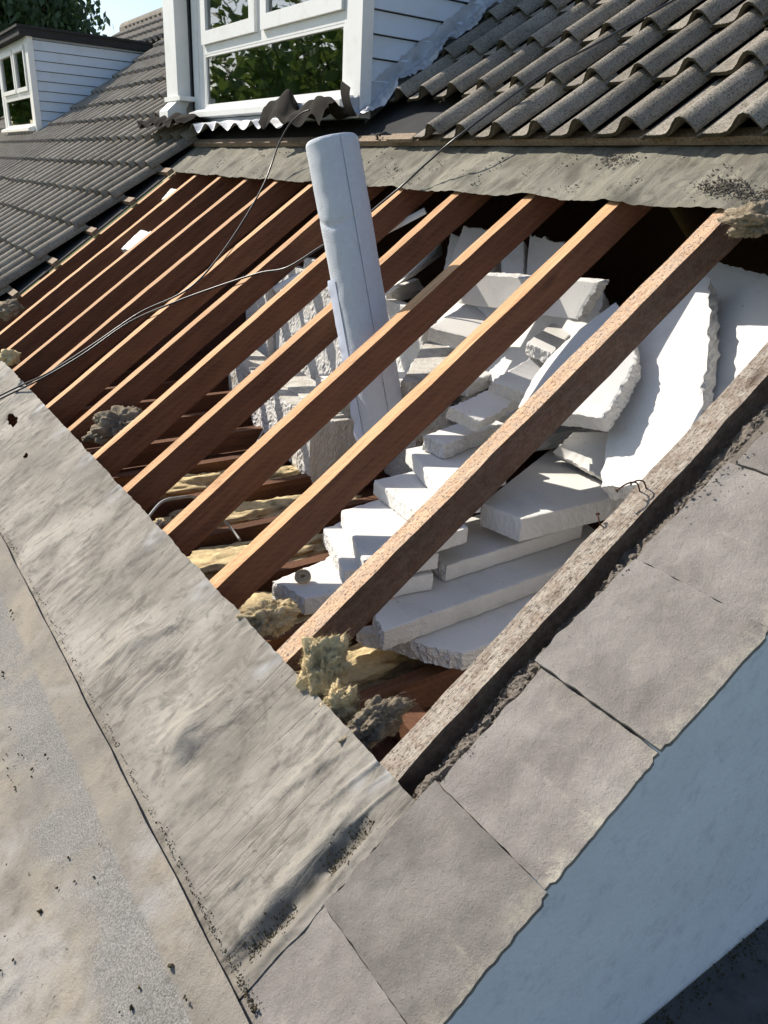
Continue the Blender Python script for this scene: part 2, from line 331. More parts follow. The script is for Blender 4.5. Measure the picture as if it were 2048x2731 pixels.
# lean-to roof below the gable
FELT_LOW = m_plain('worn_dark_felt', (0.085, 0.082, 0.08), 0.9, 0.2, 0.5, 14, 0.9, 110, 0.0, ((0.03, 0.03, 0.028), 30, 0.7))
lr = empty('lower_roof', W(-4, 3, -2.05)); tag(lr, 'dark felt lower roof at the foot of the white gable wall', 'roof')
o = MB().grid(lambda s, t: W(-1.07-6*s, -6+16*t, -1.98-0.28*(1+s)*0.3-0.012*no(s*9, t*20)), 20, 40).build('felt_sheet', FELT_LOW, lr); o.location -= lr.location
o = MB().prism([W(-1.5, -6, -2.45), W(-7, -6, -2.6), W(-7, 10, -2.6), W(-1.5, 10, -2.45)], W(0, 0, -0.4)).build('roof_deck', WOOD_D, lr); o.location -= lr.location
for k in range(3):
    ya = 2.6+2.6*k-1.9
    o = MB().grid(lambda s, t: W(-1.2-4*s, ya+0.16*t-0.35*s, -1.955-0.084*(1+0.75*s)+0.018*math.sin(math.pi*t)), 20, 4).build('felt_lap', FELT_DARK, lr); o.location -= lr.location
# ---------------------------------------------------------------- roof frame: rafters and joists
rf = empty('roof_frame', (0, 0, 0)); tag(rf, 'bare brown timber rafters and joists of the opened roof', 'roof frame')
UR = [-0.161, 0.982, 1.997, 2.999, 4.021, 5.013, 5.998, 7.007, 7.999, 8.996, 9.994, 10.995, 12.0]
def rafter(i, uL, wid, dep, mat, amp):
    v0, v1 = -2.9, 14.0; n = 110; b = MB(); sd = i*17.3
    ring = [(0, 0), (0.5, 0.004), (1, 0), (1.0, -0.33), (1, -0.66), (1, -1), (0.5, -1), (0, -1), (0, -0.66), (0, -0.33)]
    k = len(ring)
    for j in range(n+1):
        v = v0+(v1-v0)*j/n
        bow = 0.018*no(sd, v*0.35); bh = 0.010*no(sd+9, v*0.5)-0.008
        for q, (a, c) in enumerate(ring):
            e = amp*no(sd+q*3.1, v*3.5, q)+amp*0.8*no(sd+q*5.1, v*14, q)
            uu = uL-a*wid+bow+e*(1 if a in (0, 1) else 0); hh = c*dep+bh+e*0.7
            p = RW(uu, v, hh); b.v.append(p)
    for j in range(n):
        for q in range(k):
            b.f.append((j*k+q, j*k+(q+1) % k, (j+1)*k+(q+1) % k, (j+1)*k+q)); b.m.append(0)
    b.f.append(tuple(range(k))); b.f.append(tuple(n*k+q for q in range(k))[::-1]); b.m += [0, 0]
    # local frame along the timber so that the grain follows it
    R = Matrix.Rotation(TH, 4, 'X') @ Matrix.Rotation(math.radians(90), 4, 'Z')
    c = RW(uL, 0, 0); inv = R.inverted()
    o = mesh('rafter', [inv @ (v-c) for v in b.v], b.f, mat, rf, False, midx=[1 if (q % k) in (0, 1) and q < n*k else 0 for q in range(len(b.f))], recentre=False)
    o.matrix_world = Matrix.Translation(c) @ R
    return o
for i, u in enumerate(UR):
    if i == 0: rafter(i, u, 0.15, 0.27, [WOOD_GS, WOOD_G], 0.009)
    elif i == 1: rafter(i, u, 0.135, 0.26, [WOOD_W, WOOD_WT], 0.005)
    else: rafter(i, u, 0.122, 0.265, [WOOD, WOOD_T], 0.004)
def timber(name, p0, p1, w, d, mat, parent):
    """level timber from p0 to p1 (top centre line)"""
    p0, p1 = Vector(p0), Vector(p1); L = (p1-p0).length; t = (p1-p0).normalized(); side = t.cross(Vector((0, 0, 1))).normalized(); up = side.cross(t)
    b = MB(); n = 14
    b.v = []
    for j in range(n+1):
        x = L*j/n
        for q, (a, c) in enumerate(((-1, 0), (1, 0), (1, -1), (-1, -1))):
            b.v.append(Vector((x, a*w/2+0.0012*no(x*9, q), c*d+0.0012*no(x*7, q+5))))
    for j in range(n):
        for q in range(4): b.f.append((j*4+q, j*4+(q+1) % 4, (j+1)*4+(q+1) % 4, (j+1)*4+q)); b.m.append(0)
    b.f.append((0, 1, 2, 3)); b.f.append(tuple(n*4+q for q in (3, 2, 1, 0))); b.m += [0, 0]
    o = mesh(name, b.v, b.f, mat, parent, False, recentre=False)
    o.matrix_world = Matrix.Translation(p0) @ Matrix((( t.x, side.x, up.x, 0), (t.y, side.y, up.y, 0), (t.z, side.z, up.z, 0), (0, 0, 0, 1)))
    return o
ZJ = -0.68
for i, u in enumerate(UR):
    if i == 0: continue
    timber('joist', W(u+0.10, -0.15, ZJ), W(u+0.10, 22.0, ZJ), 0.12*S, 0.28*S, WOOD_D, rf)
timber('noggin', W(0.98, 0.95, -0.70), W(-0.05, 0.85, -0.70), 0.2*S, 0.2*S, WOOD_D, rf)
# attic floor, walls and the far slope close the loft
af = MB().box(W(13.0, -0.45, -1.06), W(-0.4, 22.4, -1.0)).build('attic_floor', WOOD_D); tag(af, kind='structure')
BACK = m_plain('loft_back_boards', (0.24, 0.14, 0.085), 0.9, 0.1, 0.3)
bs = MB().prism([RW(-1.1, 14.2, -0.05), RW(37, 14.2, -0.05), W(37, 22.5, -0.2), W(-1.1, 22.5, -0.2)], (0, 0, 0.05)).build('back_slope', BACK); tag(bs, 'dark far slope of the roof beyond the ridge', 'roof')
pw = MB().prism(slope_poly(12.75, -0.4, 11.3, -0.9, -0.35), W(0.3, 0, 0)).build('party_wall', BRICK_M); tag(pw, 'dusty brick party wall at the far end of the loft', 'wall')
fw = MB().box(W(37, -2.75, -14.4), W(-1.05, -2.45, -2.0)).build('front_wall', RENDER); tag(fw, 'white rendered front wall below the eaves of the roof', 'wall')
# ---------------------------------------------------------------- felts
def set_attr(o, name, vals):
    a = o.data.attributes.new(name, 'FLOAT', 'POINT'); a.data.foreach_set('value', vals)
def felt_h(u, v):
    sag = 0
    for i in range(12):
        if UR[i] <= u <= UR[i+1]:
            t = (u-UR[i])/(UR[i+1]-UR[i]); sag = -0.030*math.sin(math.pi*t)**1.2
    e = 0.4+0.6*smooth01(-1.2, -0.1, v)
    w = 0.007*no(u*1.6, v*0.9, 3)+0.003*no(u*5.5-v*1.2, v*1.6, 5)
    cr = abs(no(u*5.5+0.8*v, v*0.8, 8)); w += 0.016*max(0, 0.10-cr)/0.10*smooth01(-0.15, 0.25, no(u*1.3, v*2.2, 71))
    cr2 = abs(no(u*11+1.1*v, v*1.3, 18)); w += 0.007*max(0, 0.08-cr2)/0.08*smooth01(-0.1, 0.3, no(u*2.3, v*2.8, 75))
    w += 0.003*no(u*28, v*22, 1)
    return sag*e+w+0.028
def fold(u, v):
    """the creased trough beside the verge, and the burst blister"""
    c = -0.365+0.012*no(v*3, 4); d = (u-c)
    k = smooth01(-1.2, -0.9, v)*(1-smooth01(-0.32, -0.14, v))
    h = k*(0.6+0.5*no(v*2.7, 9))*(-0.085*math.exp(-(d/0.050)**2)+0.035*math.exp(-((d-0.10)/0.05)**2)*(1+0.6*no(v*6, 2))+0.02*math.exp(-((d+0.08)/0.03)**2))
    r2 = ((u-0.98)/0.20)**2+((v+0.70)/0.15)**2
    h += 0.055*math.exp(-r2*1.6)*(1+0.5*no(u*9, v*9)); 
    r3 = math.hypot((u-0.80)/0.9, v+0.78); h -= 0.03*math.exp(-(r3/0.10)**2)
    r4 = ((u-2.1)/0.2)**2+((v+0.68)/0.12)**2; h += 0.03*math.exp(-r4)
    return h, k*math.exp(-((d+0.01)/0.06)**2)
NU, NV = 560, 90
U0, U1, V0, V1 = -0.50, 12.9, -1.30, 0.0
def lf(s, t):
    # finer columns near the camera
    u = U0+(U1-U0)*(s**1.5); v = V0+(V1-V0)*t
    if t > 0.98: v += 0.012*no(u*3, 7)+0.008*no(u*14, 2)
    if s == 0: u += 0.02*no(v*6, 3)
    f, _ = fold(u, v)
    h = felt_h(u, v)+f
    # lift and curl at the torn end far left
    h += 0.07*math.exp(-((u-7.6)/0.5)**2-((v+0.25)/0.25)**2)*(0.6+no(u*4, v*4))
    return RL(u, v, h)
b = MB().grid(lf, NU, NV, flip=True)
wear, dirt, kill = [], [], set()
for j in range(NV+1):
    for i in range(NU+1):
        u = U0+(U1-U0)*((i/NU)**1.5); v = V0+(V1-V0)*j/NV
        w = 0
        for r in UR[:11]:
            c = r-0.06; w = max(w, math.exp(-((u-c)/0.075)**2)*smooth01(-0.26, -0.03, v)*(0.45+1.1*no(u*16, v*9, 2)))
        wear.append(max(0, min(0.85, w)))
        dd = fold(u, v)[1]*(0.6+0.6*no(u*20, v*12)); dirt.append(max(0, min(0.9, dd)))
        hx, hy = (u-7.25)/0.30, (v+0.40)/0.075
        if hx*hx+hy*hy+0.6*no(u*9, v*14) < 0.75: kill.add(j*(NU+1)+i)
        hx, hy = (u-6.1)/0.10, (v+0.52)/0.05
        if hx*hx+hy*hy+0.9*no(u*15, v*24) < 0.7: kill.add(j*(NU+1)+i)
keep = [f for f in b.f if not all(q in kill for q in f)]
b.f = keep; b.m = []
lo = b.build('roofing_felt', FELT, None, True, True)
set_attr(lo, 'wear', wear); set_attr(lo, 'dirt', dirt)
tag(lo, 'creased grey brown roofing felt strip below the rafter ends, with scuffs and a hole', 'roofing felt')
# lower mineral strip laps over it
def mf(s, t):
    u = -1.0+12*(s**1.5); v = -3.2+(3.2-1.12)*t
    if t == 1: v += 0.006*no(u*2.5)
    h = 0.085+0.015*no(u*1.4, v*1.2, 30)+0.010*no(u*4, v*3, 31)+0.004*no(u*14, v*14)
    h += 0.03*(1-smooth01(-3.0, -1.5, v))*no(u*1.1, v, 40)
    h += 0.012*max(0, no(u*7, v*6, 44)-0.25)*3*(1-smooth01(-1.7, -1.4, v))
    if t == 1: h -= 0.012
    return RL(u, v, h)
b = MB().grid(mf, 300, 110, flip=True)
band = []
for j in range(111):
    for i in range(301):
        u = -1.0+12*((i/300)**1.5); v = -3.2+2.08*j/110
        e = -1.335+0.01*no(u*5); lowr = -1.66+0.14*no(u*1.3, 3)+0.06*no(u*6, 9)
        band.append((1-smooth01(e-0.012, e+0.012, v))*smooth01(lowr-0.12, lowr+0.05, v))
mo = b.build('mineral_felt', MINERAL, None, True, True); set_attr(mo, 'band', band)
tag(mo, 'gritty mineral surfaced felt strip with dusty footprints at the lower left', 'roofing felt')
# upper strip under the tiles
def uf(s, t):
    u = 0.15+(12.35-0.15)*(s**1.3); v = 4.40+(5.35-4.40)*t
    if t < 0.02: v += -0.10*(1-smooth01(0.3, 1.0, u))+0.025*no(u*1.6, 5)+0.015*no(u*9, 1)+0.03*max(0, u-9)*0.3
    sag = 0
    for i in range(12):
        if UR[i] <= u <= UR[i+1]:
            q = (u-UR[i])/(UR[i+1]-UR[i]); sag = -0.03*math.sin(math.pi*q)
    cr = abs(no(u*5.5, v*0.9, 80))
    h = 0.035+sag*(0.5+0.5*(1-t))+0.02*no(u*2, v*2, 60)+0.012*max(0, 0.2-cr)/0.2+0.004*no(u*25, v*25)
    return RL(u, v, h)
b = MB().grid(uf, 360, 36, flip=True)
uo = b.build('roofing_felt', FELT_UP, None, True, True)
tag(uo, 'dusty grey green roofing felt strip between the rafters and the tiles above', 'roofing felt')
set_attr(uo, 'wear', [0.0]*len(uo.data.vertices)); set_attr(uo, 'dirt', [max(0, min(0.7, 2.2*no(v.co.x*9, v.co.y*9, 2)-0.55)) for v in uo.data.vertices])
# ---------------------------------------------------------------- tiles
GAUGE, PITCH, V00 = 0.865, 0.545, 5.08
PROF = [(-0.04, -0.022), (0.02, -0.014), (0.08, 0.0), (0.22, -0.004), (0.36, -0.002), (0.47, 0.010), (0.55, 0.042), (0.61, 0.078), (0.68, 0.110), (0.76, 0.123), (0.84, 0.112), (0.91, 0.078), (0.955, 0.048), (0.985, 0.026)]
def tile_mesh(name, seed):
    TT, L, tilt = 0.042, 1.05, 0.075
    b = MB(); n = len(PROF); rows = [0.0, 0.012, 0.5, 1.0]
    for lay in (0, 1):
        for r in rows:
            for q, (x, h) in enumerate(PROF):
                e = 0.006*no(q*0.7+seed, r*9, seed) if r < 0.02 else 0
                vv = r*L+e*1.5+(0.012 if lay else 0); hh = h*1.25+tilt*1.15*(1-r*L/GAUGE)-lay*TT*(0.95 if q not in (0, n-1) else 0.6)-(0.004 if (r == 0 and lay == 0) else 0)
                b.v.append((x*PITCH*S, vv*S, hh*S))
    nr = len(rows)
    def ix(l, r, q): return l*nr*n+r*n+q
    for r in range(nr-1):
        for q in range(n-1):
            b.f.append((ix(0, r, q), ix(0, r, q+1), ix(0, r+1, q+1), ix(0, r+1, q)))
            b.f.append((ix(1, r, q), ix(1, r+1, q), ix(1, r+1, q+1), ix(1, r, q+1)))
        b.f.append((ix(0, r, 0), ix(0, r+1, 0), ix(1, r+1, 0), ix(1, r, 0))); b.f.append((ix(0, r, n-1), ix(1, r, n-1), ix(1, r+1, n-1), ix(0, r+1, n-1)))
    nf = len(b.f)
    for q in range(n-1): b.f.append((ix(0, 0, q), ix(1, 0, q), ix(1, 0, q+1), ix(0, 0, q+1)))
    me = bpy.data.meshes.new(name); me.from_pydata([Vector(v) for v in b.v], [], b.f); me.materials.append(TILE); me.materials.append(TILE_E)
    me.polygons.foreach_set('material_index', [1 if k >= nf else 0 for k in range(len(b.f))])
    sm = [abs(p.normal.z) > 0.35 for p in me.polygons]; me.polygons.foreach_set('use_smooth', sm); me.update(); return me
TILE_E = m_plain('dark_tile_edge', (0.075, 0.068, 0.05), 0.95, 0.1, 0.5, 60, 0.9, 160)  # front edges in a darker tone than the tile surface
TM = [tile_mesh('tile', k*3.7) for k in range(4)]
trng = random.Random(5)
def place_tile(root, u, v):
    o = bpy.data.objects.new('tile', trng.choice(TM)); COL.objects.link(o); o.parent = root
    o.location = RL(u+trng.uniform(-.008, .008), v+trng.uniform(-.018, .018), 0.105+trng.uniform(-.004, .006))
    o.rotation_euler = (math.radians(trng.uniform(-.25, .25)), math.radians(trng.uniform(-.3, .3)), math.radians(trng.uniform(-.5, .5)))
    return o
def tile_block(cells, root):
    """the tiles too far off to pick apart, joined"""
    b = MB()
    for u, v in cells:
        me = TM[0]; n = len(b.v); off = RL(u, v, 0.105)
        b.v += [vv.co+off for vv in me.vertices]; b.f += [tuple(n+i for i in p.vertices) for p in me.polygons]
    b.m = []
    o = mesh('far_tiles', b.v, b.f, TILE, root, False, recentre=False); o['kind'] = 'stuff'; return o
D1 = (7.2, 13.62); D2 = (26.2, 31.3); DY = 4.42
def under_dormer(u, v):
    for a, c in (D1, D2):
        if a-0.02 < u and u-PITCH < c+0.02 and v+0.25 > DY/CT+0.02 and v < 10.4: return True
    return False
tr = empty('tiled_roof', (0, 0, 0), True); tag(tr, 'grey concrete pantiles with black speckles to the right of the dormer', 'roof')
for r in range(10):
    for c in range(16):
        u = 7.02-c*PITCH; v = V00+GAUGE*r
        if r == 0 and u > 5.6: continue
        place_tile(tr, u, v)
o = MB().box(RL(12.3, 5.14, 0.045), RL(-1.2, 5.26, 0.115)).build('batten', BATTEN, tr)
o = MB().box(RL(5.95, 5.10, 0.118), RL(5.45, 5.22, 0.16)).build('batten_offcut', BATTEN, tr)
o = MB().prism([RL(-1.1, 5.35, 0.0), RL(12.9, 5.35, 0.0), RL(12.9, 14.1, 0.0), RL(-1.1, 14.1, 0.0)], RL(0, 0, 0.02)).build('underlay', FELT_DARK, tr)
tl = empty('tiled_roof', (0, 0, 0), True); tag(tl, 'far expanse of dark grey pantiles to the left of the opening', 'roof')
cells = []
for r in range(-9, 11):
    for c in range(46):
        u = 12.86+PITCH*c; v = V00+GAUGE*r
        if under_dormer(u, v): continue
        cells.append((u, v))
cells.sort(key=lambda q: (q[0]+2.6)**2+(q[1]-0.1)**2)
vis = [q for q in cells if not (q[1] < 0.3 and q[0] < 16.5) and not (q[1] < 2 and q[0] > 22)]
near = vis[:300]; ns = set(near)
for u, v in near: place_tile(tl, u, v)
tile_block([q for q in cells if q not in ns], tl)
for r in range(-6, 1):
    v = V00+GAUGE*r+0.14
    o = MB().box(RL(13.2, v-0.06, 0.03), RL(11.86+0.05*no(r*3.3), v+0.06, 0.105)).build('batten', BATTEN, tl)
MB().prism([RL(12.05, -3, 0.0), RL(38, -3, 0.0), RL(38, 14.1, 0.0), RL(12.05, 14.1, 0.0)], RL(0, 0, 0.024)).build('underlay', FELT_DARK, tl)
for k in range(32):
    u = 38-k*1.2; a = []
    for j in range(9):
        g_ = math.pi*j/8; a.append(RL(u, 14.1-0.05+0.32*math.cos(g_), 0.12+0.30*math.sin(g_)))
    MB().prism(a, RL(-1.19, 0, 0)).build('ridge_tile', TILE, tl, False)
# ---------------------------------------------------------------- dormers
def bw(m, u0, u1, y0, y1, z0, z1): return m.box(W(u1, y0, z0), W(u0, y1, z1))
def dormer(u0, u1, gl0, gl1, mull, label, main):
    """u0..u1 outside width; the window opening runs gl0..gl1; local origin at the near lower corner"""
    base = W(u0, DY, 3.4); root = empty('dormer', base); tag(root, label, 'dormer')
    def P(m, name, mat, parent=root, smooth=False):
        o = m.build(name, mat, parent, smooth); o.location -= base
        if parent is not root: o.location -= parent.location
        return o
    zt = 6.15
    # cheeks, board by board
    z = 3.30; k = 0
    while z < zt-0.02:
        z1 = min(z+0.277, zt)
        for uu, sgn in ((u0, 1), (u1, -1)):
            if sgn < 0 and not main: pass
            ya0 = max((z-0.28/CT)*CT/ST, DY+0.02); ya1 = max((z1-0.28/CT)*CT/ST, DY+0.02)
            if ya1 < DY+0.06: continue
            p = 0.055; zz_ = z+0.016
            poly = [W(uu-sgn*p, DY+0.02, zz_), W(uu-sgn*p, ya0+0.25, zz_), W(uu-sgn*0.004, ya1+0.25, z1), W(uu-sgn*0.004, DY+0.02, z1)]
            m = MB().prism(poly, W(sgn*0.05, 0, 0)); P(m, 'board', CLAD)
        z = z1
    # corner posts and frame
    P(bw(MB(), u0-0.075, u0+0.30, DY-0.035, DY+0.14, 3.42, zt), 'corner_post', UPVC)
    P(bw(MB(), gl1+0.28, gl1+0.52, DY-0.03, DY+0.12, 3.42, zt), 'corner_post', UPVC)
    wf = P(bw(bw(bw(bw(MB(), u0+0.305, gl1+0.275, DY-0.02, DY+0.12, 3.60, 3.735), u0+0.305, gl1+0.275, DY-0.02, DY+0.12, 5.95, zt), gl1, gl1+0.275, DY-0.018, DY+0.12, 3.736, 5.949), u0+0.305, gl0, DY-0.018, DY+0.12, 3.736, 5.949), 'window_frame', UPVC)
    P(bw(MB(), gl0, gl1, DY-0.016, DY+0.12, 4.56, 4.70), 'transom', UPVC)
    P(bw(MB(), mull-0.10, mull+0.10, DY-0.014, DY+0.12, 4.701, 5.948), 'mullion', UPVC)
    # sashes of the two top lights, bevelled out
    for a, c in ((gl0+0.005, mull-0.105), (mull+0.105, gl1-0.005)):
        m = MB(); zb, zz = 4.705, 5.945; w_ = 0.20 if main else 0.12; yo = DY-0.075
        for (ua, uc, za, zc) in ((a, c, zb, zb+w_), (a, c, zz-w_, zz), (a, a+w_, zb+w_, zz-w_), (c-w_, c, zb+w_, zz-w_)):
            bw(m, ua, uc, yo, DY+0.08, za, zc)
        sa = P(m, 'sash', UPVC)
        P(bw(MB(), a+w_, c-w_, DY-0.02, DY-0.01, zb+w_, zz-w_), 'pane', GLASS, sa)
    P(bw(MB(), gl0, gl1, DY+0.02, DY+0.03, 3.735, 4.56), 'pane', GLASS, wf)
    m = MB()  # beads round the lower pane
    for (ua, uc, za, zc) in ((gl0, gl1, 3.735, 3.775), (gl0, gl1, 4.52, 4.56), (gl0, gl0+0.04, 3.775, 4.52), (gl1-0.04, gl1, 3.775, 4.52)): bw(m, ua, uc, DY-0.012, DY+0.02, za, zc)
    P(m, 'glazing_bead', UPVC, wf)
    # sill: sloped nose and upstand
    sl_ = [W(u0+0.1, DY-0.02, 3.60), W(u0+0.1, DY-0.02, 3.70), W(u0+0.1, DY-0.09, 3.69), W(u0+0.1, DY-0.24, 3.63), W(u0+0.1, DY-0.24, 3.55), W(u0+0.1, DY-0.10, 3.53)]
    P(MB().prism(sl_, W(gl1+0.30-u0-0.1, 0, 0)), 'sill', UPVC)
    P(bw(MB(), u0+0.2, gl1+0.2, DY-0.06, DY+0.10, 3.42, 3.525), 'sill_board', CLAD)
    # flat roof
    P(bw(MB(), u0-0.2, u1+0.2, DY-0.25, 8.6, zt+0.003, zt+0.20), 'fascia', FELT_DARK)
    P(bw(MB(), u0-0.26, u1+0.26, DY-0.31, 8.95, zt+0.203, zt+0.27), 'roof_felt', FELT_DARK)
    # room behind
    m = MB(); m.grid(lambda s, t: W(u0+0.1+(u1-u0-0.2)*s, 6.9, 2.9+3.2*t), 1, 1); m.grid(lambda s, t: W(u0+0.12, 4.6+2.3*s, 2.9+3.2*t), 1, 1); m.grid(lambda s, t: W(u1-0.12, 4.6+2.3*s, 2.9+3.2*t), 1, 1); m.grid(lambda s, t: W(u0+0.1+(u1-u0-0.2)*s, 4.6+2.3*t, 2.95), 1, 1)
    P(m, 'room', ROOM)
    def cur(s, t): return W(gl1-0.62+0.6*s, 4.66+0.05*math.sin(s*26), 3.76+2.2*t)
    if main: P(MB().grid(cur, 30, 1), 'curtain', CURTAIN, root, True)
    if main: P(bw(MB(), mull-0.35, mull-0.15, 4.60, 4.66, 3.76, 5.95), 'inner_post', CURTAIN)
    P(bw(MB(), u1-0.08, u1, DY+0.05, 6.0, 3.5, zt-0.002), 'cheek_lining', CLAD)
    return root
d1 = dormer(D1[0], D1[1], 7.58, 12.36, 10.1, 'large white dormer with three panes and boarded cheek above the opening', True)
d2 = dormer(D2[0], D2[1], 26.6, 30.5, 28.3, 'small distant white dormer with dark flat roof at the left', False)
# square downpipe at the far corner of the near dormer
dp = empty('downpipe', W(13.3, DY-0.1, 3.6)); tag(dp, 'square white downpipe beside the left corner of the large dormer', 'downpipe')
for nm, m in (('pipe', bw(MB(), 13.02, 13.58, DY-0.30, DY-0.05, 3.92, 6.1)), ('bracket', bw(MB(), 12.86, 13.66, DY-0.33, DY-0.02, 3.84, 3.918)), ('shoe', MB().prism([W(13.06, DY-0.30, 3.84), W(13.06, DY-0.06, 3.84), W(13.06, DY-0.2, 3.60), W(13.06, DY-0.50, 3.52), W(13.06, DY-0.50, 3.66)], W(0.44, 0, 0)))):
    o = m.build(nm, UPVC, dp); o.location -= dp.location
# lead under the sill, dressed to tiles that are gone
la = empty('lead_apron', W(10, DY, 3.3)); tag(la, 'wavy lead apron hanging under the sill of the large dormer', 'lead flashing')
def apr(s, t):
    u = 8.3+3.95*s; wv_ = math.cos(2*math.pi*(u+0.14*no(u*1.7))/0.60)
    amp = 0.062*smooth01(0.1, 0.9, t)*(1+0.5*no(u*1.9, 3))
    return W(u, DY-0.07-0.38*t+0.03*no(u*3, t*2), 3.47-0.10*t*t+amp*wv_*t+0.02*no(u*2, t*3, 7)-0.02*t)
o = MB().grid(apr, 150, 10).build('apron_sheet', LEAD_L, la, True); o.location -= la.location
def crump(u0, u1, y0, z0, dy, dz, amp, seed, curl):
    def f(s, t):
        u = u0+(u1-u0)*s; n1 = no(s*3.1+seed, t*2.3, seed); n2 = no(s*8+seed, t*6, seed+4)
        a = curl*t
        return W(u+0.08*n2, y0+dy*t*math.cos(a)+amp*0.6*n1+0.03*n2, z0+dz*math.sin(math.pi*(0.15+0.85*t))*(0.75+0.5*n1)+amp*(n1*0.7+0.35*n2)+0.055*math.cos(2*math.pi*u/0.53)*t)
    return f
for args in ((7.15, 8.95, DY-0.12, 3.34, -0.66, 0.34, 0.15, 7, 0.7), (12.0, 14.3, DY-0.05, 3.40, -0.75, 0.20, 0.12, 11, 0.4)):
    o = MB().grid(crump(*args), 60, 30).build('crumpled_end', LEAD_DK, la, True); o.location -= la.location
fl = empty('lead_tag', W(7.1, DY-0.1, 3.6)); tag(fl, 'curled strip of grey lead sticking up at the near dormer corner', 'lead flashing')
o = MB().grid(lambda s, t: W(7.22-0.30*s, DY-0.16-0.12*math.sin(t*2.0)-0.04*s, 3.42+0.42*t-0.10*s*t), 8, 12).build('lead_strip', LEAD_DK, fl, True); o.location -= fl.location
cf = empty('lead_flashing', RW(7.1, 5.6, 0.2)); tag(cf, 'crumpled pale lead flashing between the dormer cheek and the tiles', 'lead flashing')
def ck(s, t):
    v = 5.52+4.6*s; q = t
    u = 7.145-0.27*max(0, q-0.3)/0.7*(1+0.45*no(v*2.1, 1)+0.35*no(v*5, 2))-0.02*no(v*4, q*4, 9); h = 0.43-0.18*min(1, q/0.3)+0.035*no(v*3, q*3, 5)+0.05*no(v*8, q*7, 6)+0.03*no(v*19, q*9, 4)+0.06*max(0, q-0.3)*math.sin(v*7.3)
    return RW(u, v, h)
o = MB().grid(ck, 240, 18).build('lead_strip', LEAD_L, cf, True); o.location -= cf.location
# ---------------------------------------------------------------- verge slates and mortar
sv = empty('slate_verge', RW(-0.9, -3, -0.1)); tag(sv, 'row of square grey slates laid along the verge above the gable wall', 'verge')
SVB = [-3.05, -2.09, -1.355, -0.61, 0.13, 0.875, 1.62, 2.365, 3.11, 3.86, 4.60, 5.2]
for k in range(len(SVB)-1):
    va, vb = SVB[k]+0.002, SVB[k+1]-0.002; rr = random.Random(k+3)
    tu = rr.uniform(-.012, .012); hh = 0.02+rr.uniform(0, .012)+0.010*(k % 2); nn = 46; sk = rr.uniform(-.03, .03); ie = -0.49-0.03*max(0, k-5)+rr.uniform(-.02, .03)
    oe = -1.20+rr.uniform(-.025, .025)
    def top(s, t, lay=0):
        v = va+(vb-va)*t; u = ie+(oe-ie)*s+sk*(t-0.5)
        if s == 0: u += 0.018*no(v*9, k)+0.02*no(v*3.5, k+7)
        if s == 1: u += 0.006*no(v*22, k)+0.006*no(v*6, k+3)
        if t in (0, 1): v += 0.008*no(u*13, k+t*5)
        if s > 0.93 and (t < 0.06 or t > 0.94): u += 0.012
        h = hh+tu*(t-0.5)*2-0.03*s+0.006*no(u*4, v*4, k)+0.004*no(u*12, v*12, k)-0.012*abs(s-0.5)**3*4
        return RW(u, v, h-lay*0.028)
    b = MB(); b.grid(lambda s, t: top(s, t), nn, nn); n1 = len(b.v); b.grid(lambda s, t: top(s, t, 1), nn, nn, flip=True)
    def ix(i, j, l): return l*n1+j*(nn+1)+i
    for i in range(nn):
        b.f += [(ix(i, 0, 0), ix(i, 0, 1), ix(i+1, 0, 1), ix(i+1, 0, 0)), (ix(i, nn, 0), ix(i+1, nn, 0), ix(i+1, nn, 1), ix(i, nn, 1)), (ix(0, i, 0), ix(0, i+1, 0), ix(0, i+1, 1), ix(0, i, 1)), (ix(nn, i, 0), ix(nn, i, 1), ix(nn, i+1, 1), ix(nn, i+1, 0))]
    b.m = []
    o = b.build('slate', SLATE, sv, False); o.location -= sv.location
    wv2 = []
    for l in (0, 1):
        for j in range(nn+1):
            for i in range(nn+1):
                s, t = i/nn, j/nn; lin = math.exp(-((t-0.45-0.02*no(s*4, k))/0.010)**2)*smooth01(0.2, 0.4, s)*max(0, no(s*7, k*3)+0.35)
                wv2.append(max(0, min(1, lin+smooth01(0.80, 1.0, s)*(0.5+0.9*no(s*6+k, t*5, k))+0.5*max(0, no(s*3+k*2, t*3, 9)-0.35)*2)))
    set_attr(o, 'wear', wv2)
def bed_h(u, v):
    s = (-0.335-u)/0.22
    if s > 0.72: return 0.034
    s = max(0, s)
    return -0.15+0.115*min(1, s*1.8)+0.07*max(-0.4, no(v*1.7, 21)+0.1)*(1-s)+0.045*no(u*10, v*5, 2)+0.012
def mort(s, t):
    u = -0.335-0.22*s; v = -3+8.2*t
    return RW(u+0.02*no(v*7, s*3), v, -0.15+0.115*min(1, s*1.8)+0.07*max(-0.4, no(v*1.7, 21)+0.1)*(1-s)+0.045*no(u*10, v*5, 2)+0.03*no(u*26, v*20, 5)+0.018*no(u*60, v*50))
o = MB().grid(mort, 24, 900).build('mortar_bed', MORTAR, sv, False); o.location -= sv.location
o = MB().prism([RW(-0.50, -3, -0.005), RW(-1.06, -3, -0.03), RW(-1.06, 5.2, -0.03), RW(-0.50, 5.2, -0.005)], RW(0, 0, -0.085)-RW(0, 0, 0)).build('bedding', MORTAR, sv); o.location -= sv.location
ROCK = []
for k in range(5):
    bm = bmesh.new(); bmesh.ops.create_icosphere(bm, subdivisions=2, radius=1)
    for v in bm.verts: v.co *= 0.75+0.55*fbm(v.co*1.3+Vector((k*9, 0, 0)), 3)+0.15*random.random()
    ROCK.append(([v.co.copy() for v in bm.verts], [tuple(q.index for q in f.verts) for f in bm.faces])); bm.free()
